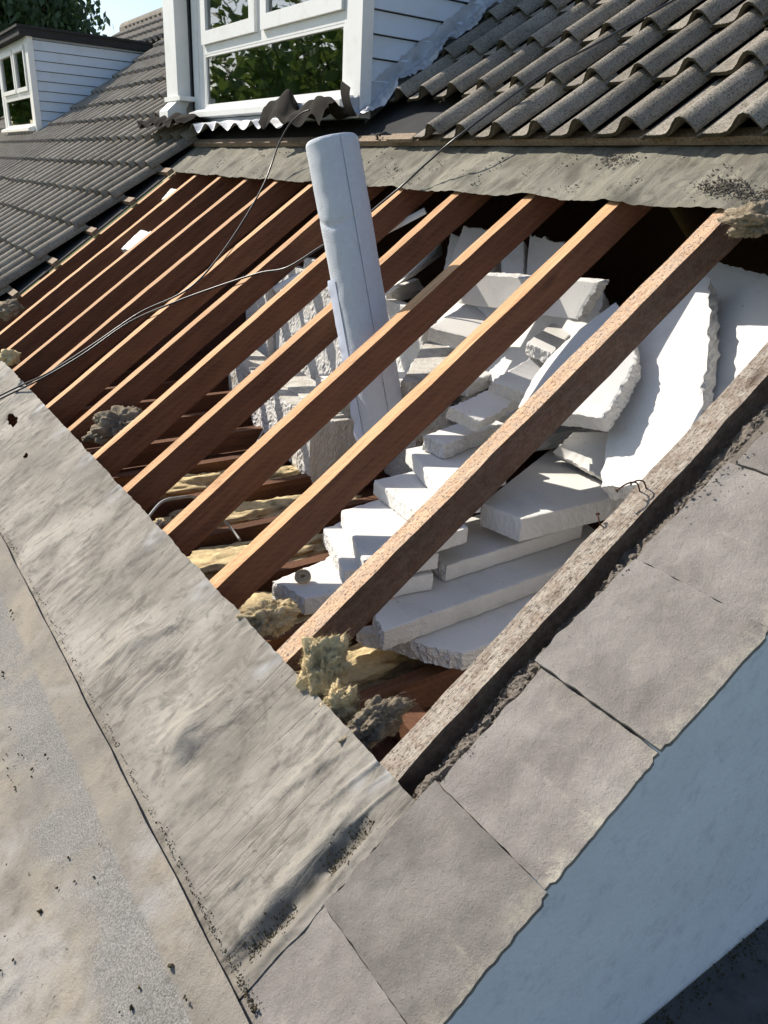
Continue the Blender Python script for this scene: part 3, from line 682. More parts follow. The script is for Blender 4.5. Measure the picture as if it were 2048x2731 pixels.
def crumbs(name, spots, mat, label, cat, seed):
    rr = random.Random(seed); b = MB()
    for p, r in spots:
        vs, fs = rr.choice(ROCK); n = len(b.v); q = Matrix.Rotation(rr.uniform(0, 6.28), 3, Vector((rr.uniform(-1, 1), rr.uniform(-1, 1), rr.uniform(-1, 1))).normalized()); sc = Vector((rr.uniform(.7, 1.4), rr.uniform(.7, 1.4), rr.uniform(.5, .9)))
        b.v += [Vector(p)+(q @ Vector((v.x*sc.x, v.y*sc.y, v.z*sc.z)))*r for v in vs]; b.f += [tuple(n+i for i in f) for f in fs]
    b.m = []
    o = b.build(name, mat, None, False); tag(o, label, cat, kind='stuff'); return o
rr = random.Random(21); sp = []
for k in range(1500):
    v = rr.uniform(-0.3, 4.5); cl = max(0, no(v*2.6, 4)+0.25)
    if rr.random() > cl*1.1: continue
    u = rr.gauss(-0.45, 0.035); r = abs(rr.gauss(0, 0.0013))+0.0006
    u = min(u, -0.37); sp.append((RW(u, v, bed_h(u, v)), r))
for (px, py, n_, rad, big) in ((1275, 1855, 60, .05, .011), (1330, 1790, 60, .06, .010), (1100, 2110, 40, .03, .008), (1720, 1390, 30, .03, .008), (1540, 1580, 40, .04, .007), (1870, 1290, 60, .08, .012), (1240, 1905, 50, .05, .009)):
    c = roof(px, py, 0.02)
    for q in range(n_): cu = min(-0.36, c[0]+rr.gauss(0, rad)); cv = c[1]+rr.gauss(0, rad*1.6); sp.append((RW(cu, cv, bed_h(cu, cv)+rr.uniform(0, .015)), rr.uniform(.05, .26)*big))
for k in range(46):
    v = rr.uniform(-0.05, 4.0); cu = min(-0.38, rr.gauss(-0.45, 0.025)); sp.append((RW(cu, v, bed_h(cu, v)), rr.uniform(.004, .011)))
crumbs('mortar_rubble', sp, MORTAR, 'broken mortar crumbs strewn between the slates and the end rafter', 'rubble', 2)
sp = []
for k in range(800):
    v = rr.uniform(-1.2, -0.2); u = -0.365+rr.gauss(0, .03); f, _ = fold(u, v)
    if no(v*4, 3) < -0.1: continue
    sp.append((RW(u, v, felt_h(u, v)+f), rr.uniform(.0006, .0024)))
for k in range(500):
    u = 6*rr.random()**2-0.6; v = -1.10+abs(rr.gauss(0, .018)); sp.append((RW(u, v, felt_h(u, v)+0.004+rr.uniform(0, .012)), rr.uniform(.0006, .0019)))
crumbs('dirt', sp, MOSS, 'dark dirt and moss gathered in the felt fold and along the lap', 'dirt', 4)
sp = []
for k in range(420):
    u = rr.uniform(-.9, 3.5); v = -2.6+1.3*rr.random(); 
    if no(u*2, v*2, 8) < 0.2: continue
    sp.append((RW(u, v, 0.098), abs(rr.gauss(0, .0022))+.0008))
crumbs('moss_crumbs', sp, MOSS, 'scattered moss crumbs on the mineral felt at the lower left', 'moss', 5)
sp = []
for k in range(70):
    c = rr.randrange(16); r = rr.randrange(7); u = 7.02-c*PITCH-PITCH*rr.uniform(.15, .5); v = V00+GAUGE*r-0.02+abs(rr.gauss(0, .05))-.06
    if r == 0: v += .15
    for q in range(rr.randrange(3, 12)): sp.append((RW(u+rr.gauss(0, .03), v+rr.gauss(0, .03), 0.135+rr.uniform(0, .03)), rr.uniform(.002, .007)))
crumbs('moss', sp, MOSS, 'tufts of dark moss in the pans of the right hand tiles', 'moss', 6)
sp = []
for k in range(900):
    s = rr.random(); P0 = at(1660, 2731, 0, -1.06); P1 = at(2060, 2440, 0, -1.06)
    y = -1+7*s; sp.append((W(-1.08-abs(rr.gauss(0, .07)), y, -2.05+abs(rr.gauss(0, .02))), rr.uniform(.001, .0045)))
crumbs('moss', sp, MOSS, 'dark moss and grit along the foot of the gable wall', 'moss', 7)
sp = []
for k in range(2600):
    u = 0.4+11.4*rr.random()**1.4; v = rr.uniform(4.42, 5.05)
    if no(u*2.2, v*3.5, 12) < 0.12: continue
    sp.append((RW(u, v, 0.032), abs(rr.gauss(0, .0016))+.0006))
for (uu, vv, n_) in ((1.05, 4.62, 260), (0.75, 4.55, 160), (2.3, 4.9, 60)):
    for k in range(n_): sp.append((RW(uu+rr.gauss(0, .12), vv+rr.gauss(0, .05), 0.04+rr.uniform(0, .03)), rr.uniform(.001, .0045)))
crumbs('felt_dirt', sp, MORTAR, 'crumbs of dried mortar and dirt on the upper felt strip', 'dirt', 9)
# ---------------------------------------------------------------- polystyrene
c2 = lambda x, y: (780+x*.3617, 820+y*.3617)
c3 = lambda x, y: (600+x*.4822, 1200+y*.4822)
c4 = lambda x, y: (1248+x*.4822, 500+y*.4822)
c6 = lambda x, y: (1248+x*.4822, 1200+y*.4822)
cC = lambda x, y: (980+x*.3617, 540+y*.3617)
cA = lambda x, y: (380+x*.3376, 600+y*.3376)
cB = lambda x, y: (560+x*.3014, 900+y*.3014)
def Z(p, z): return atz(p[0], p[1], z)
def Q(p, h): return R2(*roof(p[0], p[1], h))
def sheet(label, cor, th=0.139, rough=(0, 0, 0, 0), mats=None, bulge=0.0, seed=0, n=40, name='polystyrene_sheet', group='polystyrene sheets piled in the loft', bow=(0, 0, 0, 0)):
    """cor: four (u,y,z) corners of the upper face, in order; th in units; rough and bow per side 0-1, 1-2, 2-3, 3-0"""
    c = [W(*q) for q in cor]
    nrm = ((c[2]-c[0]).cross(c[3]-c[1])).normalized()
    if nrm.z < 0: nrm = -nrm
    T = th*S; cen = sum(c, Vector())/4; sv_ = Vector((seed*7.3, seed*3.1, seed*5.7))
    eo = (c[0]-c[3], c[1]-c[0], c[3]-c[0], c[0]-c[1])
    el = ((c[1]-c[0]).length, (c[2]-c[1]).length, (c[3]-c[2]).length, (c[0]-c[3]).length)
    def P(s, t):
        p = (c[0]*(1-s)+c[1]*s)*(1-t)+(c[3]*(1-s)+c[2]*s)*t
        p = p+nrm*(bulge*S*math.sin(math.pi*s)*math.sin(math.pi*t)+0.0012*mn.noise(p*9+sv_))
        for a, (dist, k) in enumerate(((t, s), (1-s, t), (1-t, s), (s, t))):
            if rough[a] or bow[a]:
                e = eo[a]; f = math.exp(-dist*e.length/0.05)
                x = k*el[a]
                p = p+e.normalized()*f*(rough[a]*(1.1*no(x*11+seed*3.3, a)+0.7*no(x*38+seed, a, 3)-0.3)+bow[a]*S*math.sin(math.pi*k))
        return p
    def O(p, r, out):
        return p+out*((0.0010+0.55*r)*(mn.noise(p*70+sv_)+0.8*mn.noise(p*190+sv_)))
    b = MB(); R_ = max(6, min(60, int(T/0.013)))
    ring = [(i, 0) for i in range(n)]+[(n, j) for j in range(n)]+[(n-i, n) for i in range(n)]+[(0, n-j) for j in range(n)]
    side = [0]*n+[1]*n+[2]*n+[3]*n; rid = {q: k for k, q in enumerate(ring)}; K = len(ring)
    def outv(a):
        e = eo[a].copy(); e -= nrm*e.dot(nrm); return e.normalized()
    ov = [outv(a) for a in range(4)]
    def G(s, t, off):
        q = (round(s*n), round(t*n)); p = P(s, t)-nrm*off
        if q in rid: a = side[rid[q]]; p = O(p, rough[a], ov[a])-nrm*(0.0016 if off == 0 else -0.0016)
        return p
    b.grid(lambda s, t: G(s, t, 0), n, n); n1 = len(b.v)
    b.grid(lambda s, t: G(s, t, T), n, n, flip=True)
    base = len(b.v)
    for k in range(1, R_):
        for q, (i, j) in enumerate(ring):
            a = side[q]; p = P(i/n, j/n)-nrm*T*k/R_; b.v.append(O(p, rough[a], ov[a])+ov[a]*0.0012)
    def rx(k, q):
        q %= K
        if k == 0: return ring[q][1]*(n+1)+ring[q][0]
        if k == R_: return n1+ring[q][1]*(n+1)+ring[q][0]
        return base+(k-1)*K+q
    for k in range(R_):
        for q in range(K):
            b.f.append((rx(k, q), rx(k+1, q), rx(k+1, q+1), rx(k, q+1))); b.m.append(1 if rough[side[q]] > 0.003 else 0)
    if not any(b.m): b.m = []
    o = mesh(name, b.v, b.f, mats or [EPS, EPS_R], None, False, False, b.m or None)
    me = o.data; bm = bmesh.new(); bm.from_mesh(me); bmesh.ops.recalc_face_normals(bm, faces=bm.faces); bm.to_mesh(me); bm.free()
    tag(o, label, 'polystyrene', group); return o
def para(l, f, r):
    """parallelogram from left, front and right corners"""
    return [l, f, r, tuple(l[i]+r[i]-f[i] for i in range(3))]
RG = 0.008
cD = lambda x, y: (667+x*.6426, 933+y*.6426)
cE = lambda x, y: (933+x*.672, 480+y*.672)
def ext(a, b, L):
    d = [b[i]-a[i] for i in range(3)]; n = math.sqrt(sum(x*x for x in d)); return tuple(a[i]+d[i]/n*L for i in range(3))
# the lower pile, sheet over sheet, stepping up the slope
l, f = Z(c3(740, 985), -.42), Z(c3(1310, 1130), -.42); r = (0.55, 3.6, -.42)
sheet('lowest polystyrene sheet with ragged front edge above the dark joists', para(l, f, (f[0]-0.05, f[1]+2.6, -.42)), .15, (RG*1.6, RG, 0, RG), seed=1)
l, f = Z(c3(815, 895), -.25), Z(c3(880, 1005), -.25)
sheet('polystyrene sheet second from the bottom of the pile, with rounded torn corner', [l, f, (1.27, 3.6, -.25), (2.6, 3.9, -.25)], .165, (RG, 0.004, 0, RG), seed=2)
l, f = Z(c3(255, 725), -.1), Z(c3(445, 820), -.1)
sheet('polystyrene sheet with a beige plastic cap lying on its left corner', [l, f, (1.46, 1.62, -.1), (2.28, 1.85, -.1)], .145, (RG*1.4, 0.003, RG, RG), seed=3)
f = Z(c3(1215, 645), -.1)
sheet('polystyrene sheet behind the dark split, third layer of the right pile', [(f[0]+.55, f[1]+.08, -.1), f, (1.56, 3.4, -.1), (2.3, 3.5, -.1)], .145, (RG, 0.002, 0, RG), seed=4)
l, f = Z(c3(545, 430), .06), Z(c3(660, 670), .06)
sheet('lowest tread of the stepped polystyrene pile', [l, f, (1.47, 1.66, .06), (2.5, 2.0, .06)], .137, (0.004, 0.003, RG, 0.006), seed=5)
f = Z(cD(1130, 702), .21); l = Z(cD(962, 636), .21); r = Z(cD(1560, 600), .21)
sheet('thick polystyrene sheet with sharp front corner beside the end rafter', [l, f, r, Z(cD(1280, 385), .21)], .21, (0.002, 0.003, RG, 0), seed=6)
l, f = Z(c3(640, 335), .20), Z(c3(765, 610), .20)
sheet('second tread up of the stepped polystyrene pile', [l, f, (1.5, 1.95, .20), (2.4, 2.2, .20)], .137, (0.003, 0.003, 0, 0.003), seed=7)
l, f = Z(c3(825, 165), .345), Z(c3(1060, 345), .345)
sheet('third tread up of the stepped polystyrene pile', [l, f, (f[0]+.0, 2.22, .345), (l[0]+.05, 2.5, .345)], .137, (0.003, 0.003, 0, 0.003), seed=8)
l, f = Z(c2(840, 1040), .495), Z(c2(1100, 1325), .495)
sheet('fourth tread up of the stepped polystyrene pile', [l, f, (f[0]+.05, 2.55, .495), (l[0]+.05, 2.95, .495)], .137, (0.002, 0.002, 0, 0.003), seed=9)
l, f = Z(c2(960, 945), .64), Z(c2(1130, 1010), .64); r = Z(c2(1560, 850), .64); q = Z(c2(1390, 790), .64)
sheet('small polystyrene offcut with pointed end on top of the steps', [l, f, r, q], .14, (RG, RG, 0.002, RG), seed=10)
# sheets lying behind the third rafter
l, f = Z(cC(620, 1350), .70), Z(cC(700, 1440), .70)
sheet('flat polystyrene sheet under the curved slab, lower of two', [l, f, Z(cC(1480, 1180), .74), Z(cC(1300, 1010), .85)], .16, (RG*.6, 0.004, 0, 0), seed=11)
l, f = Z(cC(480, 1240), .95), Z(cC(760, 1330), .90)
sheet('flat polystyrene sheet under the curved slab, upper of two', [l, f, Z(cC(1450, 1040), 1.0), Z(cC(1000, 900), 1.15)], .16, (RG*.6, 0.004, 0, 0), seed=12)
sheet('tilted polystyrene slab with jagged right end behind the third rafter', [Z(cC(455, 920), 1.30), Z(cC(1010, 1060), 1.18), Z(cC(1545, 735), 1.42), Z(cC(880, 640), 1.55)], .15, (0.004, RG*1.2, 0.002, 0.004), bulge=.03, seed=13)
sheet('upright polystyrene sheet with crumbly right edge behind the tilted slab', [Q(cE(470, 480), -.84), Q(cE(955, 545), -.80), Q(cE(1035, 392), -.52), Q(cE(560, 366), -.55)], .15, (0, RG*1.6, RG*.7, 0.002), seed=14)
# big leaning sheets at the right
sheet('leaning polystyrene sheet with torn right edge between the second and third rafters', [Q(cE(665, 905), -.62), Q(cE(1010, 945), -.64), Q(cE(1150, 650), -.58), Q(cE(1055, 485), -.50)], .17, (0.003, RG*1.5, RG, 0.003), bulge=.05, seed=15, bow=(0, .04, 0, .14))
sheet('tall leaning polystyrene sheet with granular torn edge near the end rafter', [Q(cE(990, 1215), -.98), Q(cE(1330, 1215), -.86), Q(cE(1425, 375), -.64), Q(cE(1130, 560), -.78)], .19, (RG, RG*1.5, RG, RG), bulge=.02, seed=16, bow=(0, .07, 0, .03))
sheet('rightmost tall polystyrene sheet leaning behind the end rafter', [Q(cE(1200, 1250), -1.15), Q(cE(1750, 1250), -.85), Q(cE(1850, 430), -.78), Q(cE(1400, 305), -.90)], .17, (0, 0, RG*1.2, RG), seed=17)
sheet('shaded polystyrene offcut tucked between the flat and leaning sheets', [Z(cE(800, 1080), .34), Z(cE(1010, 1190), .30), Z(cE(1080, 1000), .62), Z(cE(880, 1000), .62)], .14, (RG, 0, 0, RG), seed=18)
# uprights in the shade under the upper felt
sheet('narrow upright polystyrene strip in the shade under the upper felt', [Q(cE(600, 420), -1.0), Q(cE(690, 410), -1.0), Q(cE(690, 240), -.85), Q(cE(600, 270), -.85)], .15, (0, 0.002, RG, 0), seed=19)
sheet('upright polystyrene sheet with dark broken top under the upper felt', [Q(cE(695, 400), -1.02), Q(cE(870, 400), -1.02), Q(cE(850, 245), -.84), Q(cE(715, 212), -.84)], .15, (0, 0, RG*1.8, 0), seed=20)
sheet('upright polystyrene sheet with diagonal light beside the fourth rafter', [Q(cE(360, 430), -.92), Q(cE(560, 440), -.92), Q(cE(545, 195), -.72), Q(cE(450, 180), -.72)], .15, (0, 0, RG, RG*.6), seed=21)
sheet('large polystyrene sheet at the bottom of the rear pile', [(2.5, 2.9, .42), (5.6, 2.9, .42), (5.6, 7.0, .42), (2.5, 7.0, .42)], .17, (RG, RG, RG, RG), seed=61)
sheet('large dusty polystyrene sheet second from the bottom of the rear pile', [(2.75, 3.2, .60), (5.3, 3.35, .60), (5.4, 6.8, .60), (2.8, 6.8, .60)], .15, (RG, RG, RG, RG), seed=62)
sheet('stained polystyrene slab on edge under the tilted slab', [Z(cE(200, 800), .9), Z(cE(300, 640), 1.02), Z(cE(430, 640), 1.05), Z(cE(400, 800), .92)], .62, (RG, 0.003, RG, RG), [EPS_D, EPS_D], seed=63)
sheet('broad dusty polystyrene sheet leaning at the back of the pile', [Q(cE(300, 700), -1.35), Q(cE(960, 950), -1.35), Q(cE(1010, 440), -1.12), Q(cE(400, 210), -1.08)], .15, (RG, RG*1.5, RG, RG), seed=71)
sheet('tilted polystyrene offcut lodged above the stepped pile', [Z(cE(400, 900), .92), Z(cE(520, 960), .84), Z(cE(760, 830), .98), Z(cE(640, 790), 1.08)], .14, (RG, RG, RG, RG), seed=72)
sheet('snapped polystyrene corner lying under the leaning sheet', [Z(cE(560, 800), 1.10), Z(cE(720, 850), 1.02), Z(cE(860, 740), 1.12), Z(cE(720, 700), 1.22)], .13, (RG, RG*1.4, RG, RG), seed=73)
sheet('narrow polystyrene strip resting against the tilted slab', [Z(cE(700, 640), 1.36), Z(cE(800, 690), 1.30), Z(cE(930, 560), 1.46), Z(cE(860, 530), 1.50)], .12, (RG, RG*1.4, RG, RG), seed=74)
sheet('curved polystyrene piece with snapped end beside the membrane roll', [Z(cC(240, 590), 1.60), Z(cC(350, 540), 1.62), Z(cC(560, 380), 1.80), Z(cC(545, 300), 1.92)], .13, (RG, RG, RG, 0.003), bulge=.04, seed=22)
sheet('small polystyrene offcut right of the membrane roll, upper of two', [Z(cC(90, 680), 1.42), Z(cC(385, 640), 1.40), Z(cC(340, 560), 1.52), Z(cC(180, 620), 1.52)], .08, (0.002, RG, 0, 0), seed=23)
sheet('small polystyrene offcut right of the membrane roll, lower of two', [Z(cC(90, 760), 1.28), Z(cC(395, 690), 1.26), Z(cC(350, 620), 1.40), Z(cC(150, 660), 1.40)], .09, (0.002, RG, 0, 0), seed=24)
# dirty blocks on edge and standing boards left of the roll
def block(label, b0, b1, top, wid, mats, seed, lean=0.0, name='polystyrene_block', rough=RG):
    """long block: near face base from b0 to b1 (u,y,z), rising to z=top, wid units deep"""
    d = Vector((b1[0]-b0[0], b1[1]-b0[1])).normalized(); nx, ny = -d.y, d.x
    if ny < 0: nx, ny = -nx, -ny
    h = top-b0[2]
    a = (b0[0]+nx*lean*h, b0[1]+ny*lean*h, top); c = (b1[0]+nx*lean*h, b1[1]+ny*lean*h, top)
    return sheet(label, [a, c, (c[0]+nx*wid, c[1]+ny*wid, top), (a[0]+nx*wid, a[1]+ny*wid, top)], h, (rough, rough*.8, 0.004, rough*.8), mats, 0.0, seed, 40, name, 'polystyrene blocks on edge left of the roll')
P0 = Z(cB(850, 1300), -.78); P1 = Z(cB(690, 1120), -.78); P2 = Z(cB(340, 740), -.78)
block('mould stained polystyrene block with rough side at the foot of the roll', P0, P1, .0, .62, [EPS_D, EPS_R], 31, .05)
block('rough grey polystyrene block behind the mould stained one', ext(P1, P2, .04), P2, .0, .55, [EPS_D, EPS_R], 32, .04)
Q0 = Z(cB(330, 760), -.5); 
block('dirty polystyrene block farther along beneath the fifth rafter', (7.6, 3.1, -.78), (9.6, 3.45, -.78), -.1, .5, [EPS_D, EPS_D], 33, .03)
for k, (ua, ub, yy, zt, lb) in enumerate(((4.35, 5.35, 3.25, 1.35, 'standing polystyrene board just behind the membrane roll'), (5.40, 6.75, 3.42, 1.5, 'standing polystyrene board striped by rafter shadows, left of the roll'), (6.80, 8.1, 3.62, 1.55, 'standing polystyrene board under the sixth rafter'), (8.15, 9.4, 3.85, 1.35, 'standing polystyrene board under the eighth rafter'), (9.45, 10.6, 3.95, 1.0, 'farthest standing polystyrene board under the ninth rafter'))):
    block(lb, (ua, yy-.28, -.80), (ub, yy-.16, -.80), zt, .16, [EPS, EPS_R], 40+k, .26, 'polystyrene_board', RG*.7)
sheet('dirty polystyrene slab lying flat in front of the standing boards', [(5.0, 3.28, .06), (7.6, 3.6, .06), (7.7, 3.1, .03), (5.1, 2.85, .03)][::-1], .05, (RG, 0, RG, 0), [EPS_D, EPS_D], seed=47)
def lump(label, px, py, u, lv, lu, h, th, seed):
    v = roof(px, py, h)[1]
    sheet(label, [R2(u+lu/2, v-lv/2, h), R2(u-lu/2, v-lv/2+.05, h), R2(u-lu/2, v+lv/2, h+.02), R2(u+lu/2, v+lv/2-.04, h+.04)], th, (RG, RG, RG, RG), [EPS, EPS_R], seed=seed, n=14)
lump('white polystyrene offcut stuck between the distant rafters', 355, 640, 10.44, .50, .50, -.10, .24, 48)
lump('white polystyrene lump near the top of the farthest gap', 452, 518, 11.44, .30, .36, -.12, .16, 49)
# white plastic trim lying under the fifth and sixth rafters
tp = [RW(*roof(735, 770, -.33)), RW(*roof(1135, 562, -.33))]
def trim():
    a, b_ = tp; t = (b_-a).normalized(); sd = t.cross(Vector((0, 0, 1))).normalized(); up = sd.cross(t); L = (b_-a).length
    prof = [(-.030, 0), (-.030, -.012), (.030, -.012), (.030, 0), (.022, .012), (-.016, .014)]
    m = MB().prism([a+sd*x+up*z for x, z in prof], t*L); return m.build('plastic_trim', UPVC)
o = trim(); tag(o, 'long white plastic trim lying beneath the rafters behind the roll', 'trim')
# beige cap
cc = W(*Z(c3(430, 725), -.095)); b = MB()
capR = ((W(*CAM)-cc).normalized()*0.55+Vector((0, 0, .8))).normalized().to_track_quat('Z', 'Y').to_matrix()
prof = [(.006, -.004), (.006, .001), (.006, .004), (.010, .006), (.013, .003), (.016, .006), (.0185, .006), (.0195, .0)]
n_ = 28
for r_i, (rad, h) in enumerate(prof):
    for j in range(n_): g_ = 2*math.pi*j/n_; b.v.append(cc+Vector((0, 0, .011))+capR @ Vector((rad*1.15*math.cos(g_), rad*1.15*math.sin(g_), h*1.6)))
for k in range(len(prof)-1):
    for j in range(n_): b.f.append((k*n_+j, k*n_+(j+1) % n_, (k+1)*n_+(j+1) % n_, (k+1)*n_+j))
b.f.append(tuple(range(n_))); o = b.build('plastic_cap', CAPM, None, True); tag(o, 'round beige plastic cap lying on the polystyrene sheet', 'cap')
# ---------------------------------------------------------------- membrane roll
top_, low_ = W(3.93, 2.07, 2.98), W(3.33, 2.32, .61); ax = (top_-low_).normalized(); bot = top_-ax*2.80*S
rl = empty('membrane_roll', bot); tag(rl, 'pale blue grey roll of roofing membrane standing between the rafters', 'roll')
sd = ax.cross(Vector((0, 0, 1))).normalized(); fr = sd.cross(ax)
RR = 0.232*S; LL = 2.80*S
def rpt(ang, x, r): return ax*x+(sd*math.cos(ang)+fr*math.sin(ang))*r
CRE = 0.6
vw = (W(*CAM)-(bot+ax*LL*.5)).normalized(); SE = math.atan2(vw.dot(fr), vw.dot(sd))-0.35
b = MB(); NA = 96
xs = [0, .004]+[LL*k/140 for k in range(1, 139)]+[LL-.012, LL-.005, LL-.0015, LL]
for x in xs:
    e = 0.0
    if x >= LL-.012: e = -{0: 0}.get(0, 0)
    rim = -0.006*max(0, (x-(LL-.012))/.012)**2
    stp = 0.0008*smooth01(LL-.250, LL-.240, x)
    for j in range(NA+1):
        g_ = 2*math.pi*j/NA; b.v.append(rpt(g_+SE, x, RR+rim+stp+.0045*math.exp(-((x-LL+.245+.02*math.sin(g_*2))/.007)**2)*-max(0, math.sin(g_*1.0+CRE))+.0012*no(math.cos(g_)*2, math.sin(g_)*2, x*9)+.0010*no(g_*3, x*22, 5)+0.0030*(j/NA)))
w_ = NA+1
for i in range(len(xs)-1):
    for j in range(NA): b.f.append(((i+1)*w_+j, (i+1)*w_+j+1, i*w_+j+1, i*w_+j))
o = mesh('outer_wrap', b.v, b.f, FLEECE, rl, True, recentre=False)
turns = 16; N2 = turns*40   # wound layers at both ends
for xe, fl_ in ((LL-.0005, 0), (.001, 1)):
    b = MB(); dx = -.002 if not fl_ else .002
    for k in range(N2+1):
        g_ = 2*math.pi*k/40; r = .026+(RR-.004-.026)*k/N2
        b.v += [rpt(g_, xe+dx, r), rpt(g_, xe, r+.0011), rpt(g_, xe+dx, r+.0030)]
    for k in range(N2):
        for q in (0, 1): b.f.append((k*3+q, k*3+q+1, (k+1)*3+q+1, (k+1)*3+q))
    mesh('wound_end', b.v, b.f, FLEECE, rl, True, recentre=False)
mesh('core_tube', *(lambda m: (m.v, m.f))(MB().tube([ax*0, ax*LL], .026, 24, cap=False)), CAPM, rl, True, recentre=False)
# loose printed edge of the membrane on the left lower part
view = (W(*CAM)-(bot+ax*LL*.5)).normalized(); a0 = math.atan2(view.dot(fr), view.dot(sd)); lft = Vector((W(*CAM)-bot)).cross(ax)
sgn = 1
if rpt(a0+1.0, 0, 1).dot(-wv(RGT)) < 0: sgn = -1
def strip(s, t):
    x = LL*(.02+.56*t); tear = .10*max(0, no(t*17, 3))+.05*no(t*41, 5); an = a0+sgn*(1.46-0.52*s+(tear if s == 0 else 0)); lift = .003+.016*(1-s)**2*(0.5+abs(no(t*7, 1)))
    return rpt(an, x, RR+lift)
mesh('printed_strip', *(lambda m: (m.v, m.f))(MB().grid(strip, 8, 90)), PAPER, rl, True, recentre=False)
# ---------------------------------------------------------------- cables
def cable(label, pts, r, mat, name='cable'):
    o = MB().tube(catmull(pts, 8), r, 8).build(name, mat, None, True); tag(o, label, 'cable'); return o
k_ = 1.2345
def cp(lst): return [RW(*roof(x*k_, y*k_, h)) for x, y, h in lst]
cable('black cable looping down from the lead apron across the rafters', cp([(668, 238, .62), (650, 246, .60), (625, 270, .50), (602, 312, .36), (585, 360, .22), (568, 402, .14), (530, 470, .08), (480, 545, .05), (430, 605, .04), (380, 640, .04), (300, 677, .045), (200, 745, .05), (100, 808, .06), (40, 835, .07), (-60, 885, .10)]), .0042, CABLE_M)
cable('black cable running over the tiles and behind the membrane roll', cp([(1560, -60, .40), (1460, -2, .40), (1300, 88, .40), (1180, 155, .39), (1000, 287, .36), (930, 345, .24), (870, 400, .10), (815, 446, .05), (760, 492, .03), (690, 535, .025), (620, 578, .025), (560, 590, .03), (470, 619, .035), (380, 652, .05), (280, 696, .04), (180, 765, .04), (90, 818, .07), (0, 862, .10), (-60, 895, .12)]), .0042, CABLE_M)
cable('grey cable curling out between the rafters at the felt edge', [W(*q) for q in (Z((395, 1380), -.02), Z((430, 1340), .02), Z((470, 1328), .0), Z((530, 1330), -.1), Z((600, 1390), -.4), Z((640, 1440), -.5))], .0045, CABLE_G)
cable('grey cable drooping beside the rough polystyrene block', [W(*q) for q in (Z(cB(470, 820), -.45), Z(cB(430, 900), -.5), Z(cB(380, 990), -.53), Z(cB(300, 1060), -.5), Z(cB(60, 1260), -.5))], .004, CABLE_G)
# ---------------------------------------------------------------- mineral wool
def wool(label, cen, size, mat, seed, fib=500, sub=5, rot=0.0, name='mineral_wool', group='mineral wool tufts in the loft'):
    bm = bmesh.new(); bmesh.ops.create_icosphere(bm, subdivisions=sub, radius=1)
    vs = []; q = Matrix.Rotation(rot, 3, 'Z')
    for v in bm.verts:
        d = v.co.normalized(); f1 = fbm(d*1.5+Vector((seed, 0, 0)), 3); rg = 1-abs(fbm(d*3.2+Vector((0, seed, 0)), 4)); f3 = fbm(d*11+Vector((0, 0, seed)), 3)
        r = 0.72+0.42*f1+0.18*(rg-.72)+0.09*f3+0.07*fbm(d*23+Vector((seed, 0, 4)), 2)
        vs.append(q @ Vector((d.x*size[0]*r, d.y*size[1]*r, d.z*size[2]*r)))
    fs = [tuple(p.index for p in f.verts) for f in bm.faces]; bm.free(); fs = list(fs); rr = random.Random(seed); nv = len(vs)
    for k in range(fib):
        p = vs[rr.randrange(nv)]; d = (p.normalized()+Vector((rr.gauss(0, .9), rr.gauss(0, .9), rr.gauss(0, .9)))).normalized(); L = rr.uniform(.004, .012); sdv = d.cross(Vector((rr.random(), rr.random(), rr.random()))).normalized()*.00022
        p2 = p+d*L*.5+Vector((rr.gauss(0, .003),)*3); p3 = p2+(d+Vector((rr.gauss(0, .5), rr.gauss(0, .5), rr.gauss(0, .5)))).normalized()*L*.5
        n = len(vs); vs += [p-sdv, p+sdv, p2+sdv, p2-sdv, p3]; fs += [(n, n+1, n+2, n+3), (n+3, n+2, n+4)]
    c = W(*cen); o = mesh(name, [v+c for v in vs], fs, mat, None, True); tag(o, label, 'insulation', group); return o
def wz(x, y, z): return Z((x*k_, y*k_), z)
wool('big yellow mineral wool tuft against the second rafter at the felt edge', R2(*roof(702*k_, 1445*k_, .0)), (.055, .068, .095), WOOL_Y, 3, 5000)
wool('grey brown mineral wool roll pushed under the felt edge by the end rafter', R2(*roof(815*k_, 1555*k_, -.16)), (.045, .10, .045), WOOL_G, 8, 3500, 5, .2)
wool('dirty yellow mineral wool lump hanging below the big tuft', R2(*roof(735*k_, 1530*k_, -.10)), (.045, .05, .07), WOOL_Y, 12, 3000)
wool('cream and grey mineral wool clump between the second and third rafters', R2(*roof(580*k_, 1335*k_, -.16)), (.05, .085, .055), WOOL_Y, 17, 3500)
wool('shaggy grey mineral wool bundle between the sixth and seventh rafters', R2(*roof(262*k_, 925*k_, -.24)), (.11, .15, .085), WOOL_G, 23, 1300)
wool('greenish wool nest at the right end of the upper felt', tuple(R2(*roof(1622*k_, 478*k_, .10))), (.085, .06, .045), WOOL_G, 29, 1500)
wool('pale wool tuft at the left frame edge between far rafters', wz(20, 668, .55), (.09, .09, .06), WOOL_G, 31, 300, 4)
wool('pale wool tuft just above the torn felt corner at the left', wz(22, 772, .28), (.06, .06, .045), WOOL_Y, 33, 300, 4)
wool('small brown wool wisp at the felt edge near the grey cable', wz(345, 1135, -.02), (.018, .025, .02), WOOL_G, 35, 300, 4)
for k, (u, y, lb) in enumerate(((1.55, .55, 'flat yellow insulation quilt between the joists below the third rafter'), (2.55, .75, 'flat yellow insulation quilt between the joists below the fourth rafter'), (3.55, 1.1, 'flat yellow insulation quilt between the joists below the fifth rafter'), (4.55, 1.4, 'dark yellow insulation quilt between the joists below the sixth rafter'), (5.55, 1.5, 'far yellow insulation quilt between the joists below the seventh rafter'))):
    wool(lb, (u, y, -.80), (.15, .52, .06), WOOL_Y, 50+k, 500, 5, 0, 'insulation_quilt', 'insulation quilts between the joists')
